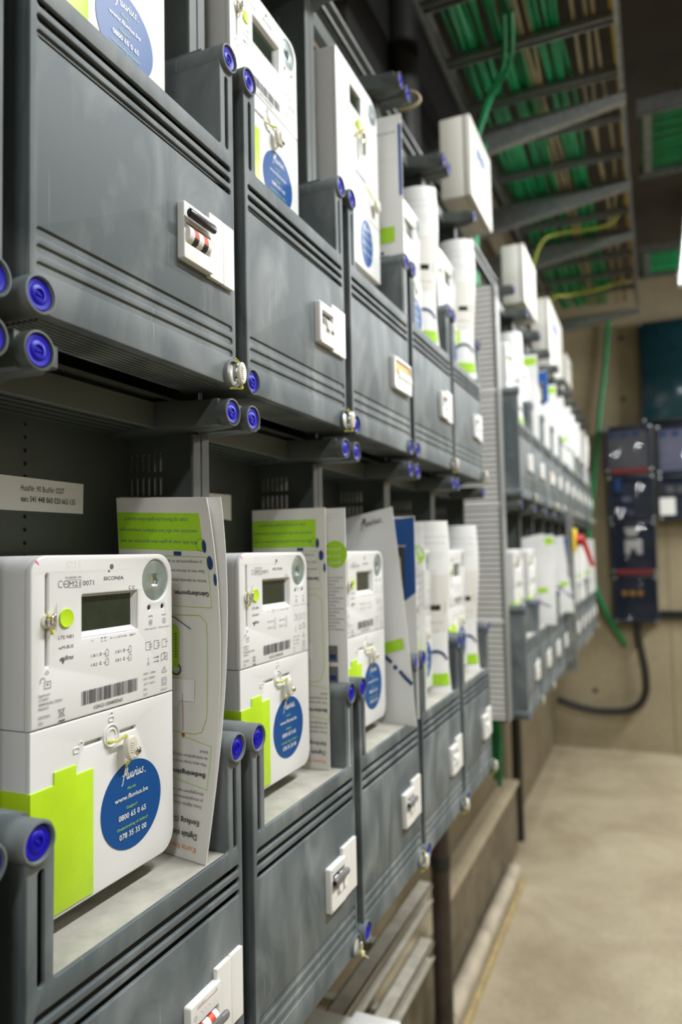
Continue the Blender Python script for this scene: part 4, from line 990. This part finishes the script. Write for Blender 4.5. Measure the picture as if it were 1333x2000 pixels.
t = thing('riser_and_shade', 'wide flat black sheet standing in for shade on the left wall, behind the riser pipe', 'duct', (-0.36, 2.25, CAMZ+0.0))  # black sheet added to paint the deep shade on the wall
b = MB('bcable'); b.box(-0.029, 0.03, -0.60, 0.60, -0.3, 1.88, 0.01); obj('tube', b.done('pipe', 40), t)
# kerb, floor pipes
t = thing('concrete_kerb', 'rough concrete kerb along the foot of the left wall', 'kerb', (-0.35, 1.2, 0))
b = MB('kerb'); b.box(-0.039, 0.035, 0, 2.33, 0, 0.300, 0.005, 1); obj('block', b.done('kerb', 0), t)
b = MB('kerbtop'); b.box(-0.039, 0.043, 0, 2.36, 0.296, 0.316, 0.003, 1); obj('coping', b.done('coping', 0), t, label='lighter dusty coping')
t = thing('floor_pipe', 'thick dusty grey pipe lying along the foot of the kerb', 'pipe', (-0.281, -0.4, 0.034))
b = MB('pipe')
for (a, c) in ((0, 1.55), (1.56, 2.05), (2.06, 2.55), (2.56, 3.05), (3.06, 3.63)): b.cyl((0, a, 0), (0, c, 0), 0.030, 24)
for a in (1.55, 2.05, 2.55, 3.05): b.cyl((0, a-0.004, 0), (0, a+0.014, 0), 0.0325, 24)
obj('tube', b.done('pipe', 40), t)
t = thing('floor_strip', 'thin yellowish strip lying on the floor beside the thick pipe', 'strip', (-0.238, -0.4, 0.0))
b = MB('wood'); b.box(-0.009, 0.009, 0, 3.6, 0.0, 0.020, 0.003, 1); obj('batten', b.done('batten', 0), t)
t = thing('white_box', 'white plastic box standing below the near lower row, at the bottom edge', 'box', (-0.15, 0.93, 0.0))
b = MB('cream'); b.box(-0.085, 0.075, -0.25, 0.21, 0.0, CAMZ-0.755, 0.004); obj('body', b.done('body'), t)
b = MB('white2'); b.box(0.0, 0.078, -0.25, 0.212, CAMZ-0.754, CAMZ-0.745, 0.003); obj('lid', b.done('lid'), t)  # whiter half of the top, painted as the patch where light falls

# ------------------------------------------------------------------ cable trays
ZT = CAMZ+1.45
t = thing('cable_ladder', 'long galvanised cable ladder overhead, full of green cables', 'cable tray', (0, 0.2, ZT))
for x, s in ((0.300, 'outer'), (-0.190, 'inner')):
    b = MB('steel'); sg = 1 if x > 0 else -1
    b.box(x-0.002, x+0.002, 0, 4.42, -0.02, 0.045); b.box(x-0.013 if sg > 0 else x, x if sg > 0 else x+0.013, 0, 4.42, -0.02, -0.017); b.box(x-0.013 if sg > 0 else x, x if sg > 0 else x+0.013, 0, 4.42, 0.042, 0.045)
    obj('side_rail', b.done('rail', 0), t)
for i in range(16):
    y = 0.57+0.2485*i
    b = MB('steel'); b.box(-0.188, 0.298, -0.014, -0.010, -0.014, 0.006); b.box(-0.188, 0.298, 0.010, 0.014, -0.014, 0.006); b.box(-0.188, 0.298, -0.014, 0.014, 0.004, 0.007)
    obj('rung', b.done('rung', 0), t, (0, y-0.2, 0))
for i, y in enumerate((2.40, 3.00, 3.50, 4.64)):
    t = thing('bracket_arm', 'tapered steel wall bracket under the cable ladder, %s from the camera' % ORD[i], 'bracket', (XW, y, ZT-0.022), 'tapered brackets under the cable ladder')
    b = MB('steel'); L = 0.695
    b.plate([[(0, 0), (L, 0), (L, -0.022), (0, -0.125)]], -0.0015, 0.0015, plane='XZ')
    b.raw([Vector(v) for v in ((0, 0, -0.125), (L, 0, -0.022), (L, 0.03, -0.022), (0, 0.03, -0.125), (0, 0, -0.1225), (L, 0, -0.0195), (L, 0.03, -0.0195), (0, 0.03, -0.1225))],
          [(0, 3, 2, 1), (4, 5, 6, 7), (0, 1, 5, 4), (1, 2, 6, 5), (2, 3, 7, 6), (3, 0, 4, 7)])
    b.box(0, L, 0, 0.035, -0.003, 0); obj('arm', b.done('arm', 0), t)
    b = MB('steel'); b.box(0, 0.006, -0.03, 0.06, -0.15, 0.02); obj('base_plate', b.done('plate', 0), t)
random.seed(11)
def traycable(x, m, label, group, lay=0, r=0.0058, wig=0.012, y0=0.3, y1=4.6, name='cable'):
    pts = []; ph = random.uniform(0, 6); ph2 = random.uniform(0, 6)
    n = 34
    for i in range(n+1):
        y = y0+(y1-y0)*i/n
        pts.append((x+wig*sin(y*2.1+ph)+wig*0.5*sin(y*4.7+ph2), y, ZT+0.0155+lay*0.0125+0.002*sin(y*5+ph2)))
    return tubeobj(name, label, 'cable', pts, r, m, group, 8)
for i in range(34):
    x = -0.135+0.27*(i % 17)/16+random.uniform(-0.005, 0.005)
    if 0.045 < x < 0.075: x += 0.06
    traycable(x, 'green', 'green cable lying along the overhead cable ladder', 'green cables on the cable ladder', i//17, y1=4.58 if i % 4 else 4.3)
for i in range(9):
    x = (0.045, 0.052, 0.060, 0.068, -0.10, -0.02, 0.19, 0.215, 0.235)[i]
    traycable(x, 'beige', 'dusty beige cable lying along the overhead cable ladder', 'beige cables on the cable ladder', 0 if i < 4 or i > 5 else 2)
pts = [(0.283+0.004*sin(y*3), y, ZT+0.013) for y in [0.3+0.15*i for i in range(29)]]
tubeobj('cable', 'yellow cable running inside the outer rail of the cable ladder', 'cable', pts, 0.0065, 'ycable')
pts = smoothp([(0.279, 3.2, ZT+0.035), (0.27, 3.3, ZT+0.03), (0.2, 3.36, ZT-0.028), (0.0, 3.34, ZT-0.035), (-0.08, 3.28, ZT-0.09), (-0.13, 3.2, ZT-0.3), (-0.15, 3.15, ZT-0.45)])
tubeobj('cable', 'yellow-green earth cable crossing under the ladder behind the cream boxes', 'cable', pts, 0.006, 'ygcable')
pts = smoothp([(0.25, 4.24, ZT+0.02), (0.1, 4.20, ZT-0.024), (-0.05, 4.15, ZT-0.05), (-0.13, 4.0, ZT-0.12), (-0.17, 3.9, ZT-0.42)])
tubeobj('cable', 'yellow-green earth cable near the far end of the ladder', 'cable', pts, 0.007, 'ygcable')
for i in range(2):
    pts = smoothp([(0.02+0.02*i, 1.9, ZT-0.02), (-0.02+0.02*i, 2.1, ZT-0.022), (-0.10+0.01*i, 2.22, ZT-0.06), (-0.18, 2.3, ZT-0.25), (-0.205, 2.32, ZT-0.6)])
    tubeobj('cable', 'green cable bending down off the ladder behind the cream boxes', 'cable', pts, 0.0062, 'green', 'green cables bending down')
for i in range(6):
    x = -0.20+0.014*(i % 3); y = Y0+2.02+0.025*(i//3)
    pts = smoothp([(x+0.1, y+0.25, ZT+0.01), (x+0.06, y+0.12, ZT-0.03), (x+0.01, y+0.02, ZT-0.2), (x, y, ZT-0.7), (x+0.006, y+0.01, 1.3), (x, y, 0.95), (x+0.02, y+0.03, 0.84), (x+0.01, y+0.05, 0.74-0.02*i)])
    tubeobj('cable', 'green cable dropping down behind the trunking between the blocks', 'cable', pts, 0.007, 'green', 'green cables between the blocks')
pts = smoothp([(-0.19, Y0+0.45, CAMZ-0.47), (-0.16, Y0+0.5, CAMZ-0.56), (-0.13, Y0+0.56, CAMZ-0.66), (-0.14, Y0+0.6, CAMZ-0.80)])
tubeobj('cable', 'green cable hanging under the near lower row at the bottom edge', 'cable', pts, 0.014, 'green')
pts = smoothp([(-0.14, Y0+1.30, CAMZ-0.45), (-0.10, Y0+1.33, CAMZ-0.52), (-0.12, Y0+1.38, CAMZ-0.60)])
pts = smoothp([(-0.02, Y0+1.0, CAMZ-0.47), (-0.03, Y0+1.06, CAMZ-0.485), (-0.05, Y0+1.15, CAMZ-0.475), (-0.06, Y0+1.2, CAMZ-0.46)])
tubeobj('cable', 'short green cable showing under the fifth lower enclosure', 'cable', pts, 0.007, 'green')
# crossing trays on the right
def cross_tray(y0, y1, z, label, ncab, cabgroup, x0=0.335):
    t = thing('cable_tray', label, 'cable tray', (x0, y0, z))
    for y in (0, y1-y0):
        b = MB('steel'); b.box(0, 2.0, y-0.0015, y+0.0015, -0.03, 0.03); b.box(0, 2.0, y-0.0015, y+0.012, -0.03, -0.0275); obj('side_rail', b.done('rail', 0), t)
    for i in range(8):
        b = MB('steel'); b.box(0.02+i*0.25, 0.05+i*0.25, 0.002, y1-y0-0.002, -0.02, -0.012); obj('rung', b.done('rung', 0), t)
    for i in range(ncab):
        yy_ = y0+0.03+(y1-y0-0.06)*i/(ncab-1); ph = random.uniform(0, 6)
        tubeobj('cable', 'green cable on the '+label, 'cable', [(x0+0.01+0.1*j, yy_+0.006*sin(j+ph), z-0.004) for j in range(20)], 0.006, 'green', cabgroup, 8)
cross_tray(2.84, 3.34, CAMZ+1.62, 'nearer cable tray crossing at the upper right', 22, 'green cables on the nearer crossing tray')
cross_tray(4.22, 4.62, CAMZ+1.62, 'farther cable tray crossing at the upper right', 16, 'green cables on the farther crossing tray', 0.32)
# long green cable down the end wall
pts = smoothp([(0.094, 5.44, CAMZ+1.62), (0.06, 5.44, CAMZ+1.3), (0.01, 5.44, CAMZ+0.95), (-0.055, 5.42, CAMZ+0.40), (-0.095, 5.40, CAMZ+0.05), (-0.075, 5.40, CAMZ-0.22), (0.01, 5.42, CAMZ-0.47), (0.115, 5.46, CAMZ-0.67)], 10)
tubeobj('cable', 'thick green cable hanging down the end wall from the ladder', 'cable', pts, 0.017, 'green', n=12)
pts = smoothp([(0.193, 5.44, CAMZ-0.50), (0.205, 5.43, CAMZ-0.65), (0.235, 5.42, CAMZ-0.85), (0.225, 5.42, CAMZ-1.0), (0.14, 5.42, CAMZ-1.10), (-0.05, 5.42, CAMZ-1.125), (-0.20, 5.42, CAMZ-1.105), (-0.35, 5.42, CAMZ-1.06)], 10)
tubeobj('cable', 'thick black cable looping down from the dark cabinets to the left wall', 'cable', pts, 0.024, 'bcable', n=14)
pts = smoothp([(-0.10, Y0+0.80, CAMZ+0.745), (-0.04, Y0+0.80, CAMZ+0.752), (-0.008, Y0+0.805, CAMZ+0.758), (0.006, Y0+0.81, CAMZ+0.745), (-0.006, Y0+0.805, CAMZ+0.731), (-0.03, Y0+0.80, CAMZ+0.729)], 8)
tubeobj('cable', 'small olive cable loop sticking out behind the tall upper meter', 'cable', pts, 0.003, 'beige')
# ceiling light fittings; the last two unseen, added for their light
for i, (lx, a, c, lz, wt) in enumerate(LAMPS):
    t = thing('tube_lamp', ('ceiling tube light above the aisle, at the right edge', 'ceiling tube light above the aisle beside the camera', 'added unseen fill light behind the camera', 'added unseen light out to the right, for the end wall')[i], 'lamp', (lx, a, lz))
    b = MB('lampcase'); L = c-a
    b.box(-0.035, 0.035, -0.03, 0.04, -0.02, 0.05, 0.004); b.box(-0.035, 0.035, L-0.04, L+0.03, -0.02, 0.05, 0.004); b.box(-0.03, 0.03, 0.04, L-0.04, 0.02, 0.05, 0.003, 1)
    obj('housing', b.done('housing'), t)
    b = MB('tube'); b.cyl((0, 0.03, 0), (0, L-0.03, 0), 0.014, 16); obj('tube', b.done('tube'), t)
    b = MB('steel')
    for y in (0.2, L-0.2): b.cyl((0, y, 0.05), (0, y, CAMZ+1.9-lz), 0.004, 8)
    obj('hanger', b.done('hanger'), t)

# ------------------------------------------------------------------ dark cabinets on the end wall
def cabinet(x0, x1, z0, z1, label, body='navyb', red=False, contents=None, lid='lid', d=0.13):
    W = x1-x0; H = z1-z0
    t = thing('distribution_cabinet', label, 'electrical cabinet', (x0, 5.499, CAMZ+z0), 'dark cabinets on the end wall')
    b = MB(body)
    b.plate([rrect(0, 0, W, H, 0.01, 4), rrect(0.016, 0.016, W-0.016, H-0.016, 0.006, 3)], -d, 0.0, 0.003, plane='XZ')
    b.box(0.01, W-0.01, -0.02, -0.002, 0.01, H-0.01)
    obj('body', b.done('body'), t)
    if contents: contents(t, W, H, d)
    b = MB(lid); b.box(0.012, W-0.012, -d-0.010, -d-0.002, 0.012, H-0.012, 0.003); obj('lid', b.done('lid'), t, label='smoked clear lid')
    b = MB('silver')
    for (a, c) in ((0.014, 0.014), (W-0.014, 0.014), (0.014, H-0.014), (W-0.014, H-0.014)): b.cyl((a, -d-0.012, c), (a, -d-0.001, c), 0.008, 14)
    obj('lid_screws', b.done('screws'), t)
    if red: b = MB('dred'); b.box(0.03, W-0.03, -d-0.014, -d-0.010, -0.012, 0.026, 0.003, 1); obj('warning_strip', b.done('strip'), t, label='red strip')
    return t
def c_panel(m):
    def f(t, W, H, d):
        b = MB(m); b.box(0.022, W-0.022, -d+0.02, -d+0.03, 0.024, H-0.03); obj('panel', b.done('panel', 0), t)
        b = MB('bluep')
        for k in range(3): b.box(0.03+k*0.075, 0.07+k*0.075, -d+0.012, -d+0.019, H-0.075, H-0.045)
        obj('terminals', b.done('terminals'), t)
    return f
def c_switch(t, W, H, d):
    b = MB('lilac')
    for (a, c) in ((0.06, 0.13), (0.09, 0.13), (0.06, 0.06), (0.10, 0.035)): b.box(a+0.03, a+0.055, -d+0.03, -d+0.05, c, c+0.03)
    obj('switch_block', b.done('block'), t)
    b = MB('bluep'); b.box(0.045, 0.085, -d+0.005, -d+0.04, H-0.11, H-0.02); obj('blue_handle', b.done('handle'), t)
def c_white(t, W, H, d):
    b = MB('white2'); b.plate([[(0.09, H-0.04), (0.19, H-0.04), (0.19, H-0.06), (0.17, H-0.075), (0.17, H-0.10), (0.10, H-0.10), (0.10, H-0.075), (0.09, H-0.06)]], -d+0.012, -d+0.04, 0.002, plane='XZ')
    obj('upper_block', b.done('block'), t)
    b = MB('white2'); b.plate([[(0.09, H-0.125), (0.20, H-0.125), (0.20, H-0.225), (0.165, H-0.225), (0.15, H-0.185), (0.13, H-0.185), (0.12, H-0.225), (0.09, H-0.225)]], -d+0.012, -d+0.04, 0.002, plane='XZ')
    obj('lower_block', b.done('block'), t)
def c_amber(t, W, H, d):
    b = MB('amber')
    for a in (0.07, 0.12, 0.17): b.cyl((a, -d+0.08, H-0.12), (a, -d+0.03, H-0.12), 0.018, 16)
    obj('fuses', b.done('fuses'), t)
cabinet(0.040, 0.345, 0.520, 0.840, 'dark cabinet at the top of the left column on the end wall', contents=c_panel('dgrey'), red=True)
cabinet(0.045, 0.345, 0.190, 0.500, 'dark cabinet with a blue handle, under the top left cabinet', contents=c_switch)
cabinet(0.050, 0.340, -0.170, 0.180, 'dark cabinet with two white blocks inside, on the end wall', contents=c_white, red=True)
cabinet(0.055, 0.335, -0.510, -0.190, 'lowest dark cabinet, with amber fuses, above the black cable', contents=c_amber)
cabinet(0.365, 0.800, 0.490, 0.825, 'lilac-faced cabinet reflecting the lamp at the right edge', contents=c_panel('lilac'))
def c_note(t, W, H, d):
    b = MB('dgrey')
    for a in (0.05, 0.12, 0.19): b.box(a, a+0.05, -d+0.03, -d+0.05, H-0.12, H-0.07)
    obj('switches', b.done('switches'), t)
cabinet(0.365, 0.800, 0.180, 0.480, 'dark cabinet with a square white note, below the lilac-faced one', contents=c_note)
t = thing('paper_note', 'square white note stuck on the dark right-hand cabinet', 'note', (0.372, 5.3585, CAMZ+0.215))
b = MB('paper'); b.plate([rrect(0, 0, 0.095, 0.115, 0.006, 3)], -0.0008, 0, plane='XZ'); obj('sheet', b.done('note', 0), t)
cabinet(0.285, 0.85, 0.850, 1.540, 'large teal glass-fronted cabinet above the lilac-faced one', body='navyb', lid='tealp')
strut('wall_rail', 'dark grey horizontal rail on the end wall right of the lowest cabinet', (0.34, 5.48, CAMZ-0.46), (1.6, 5.48, CAMZ-0.46), 0.03, 0.055, m='inner')
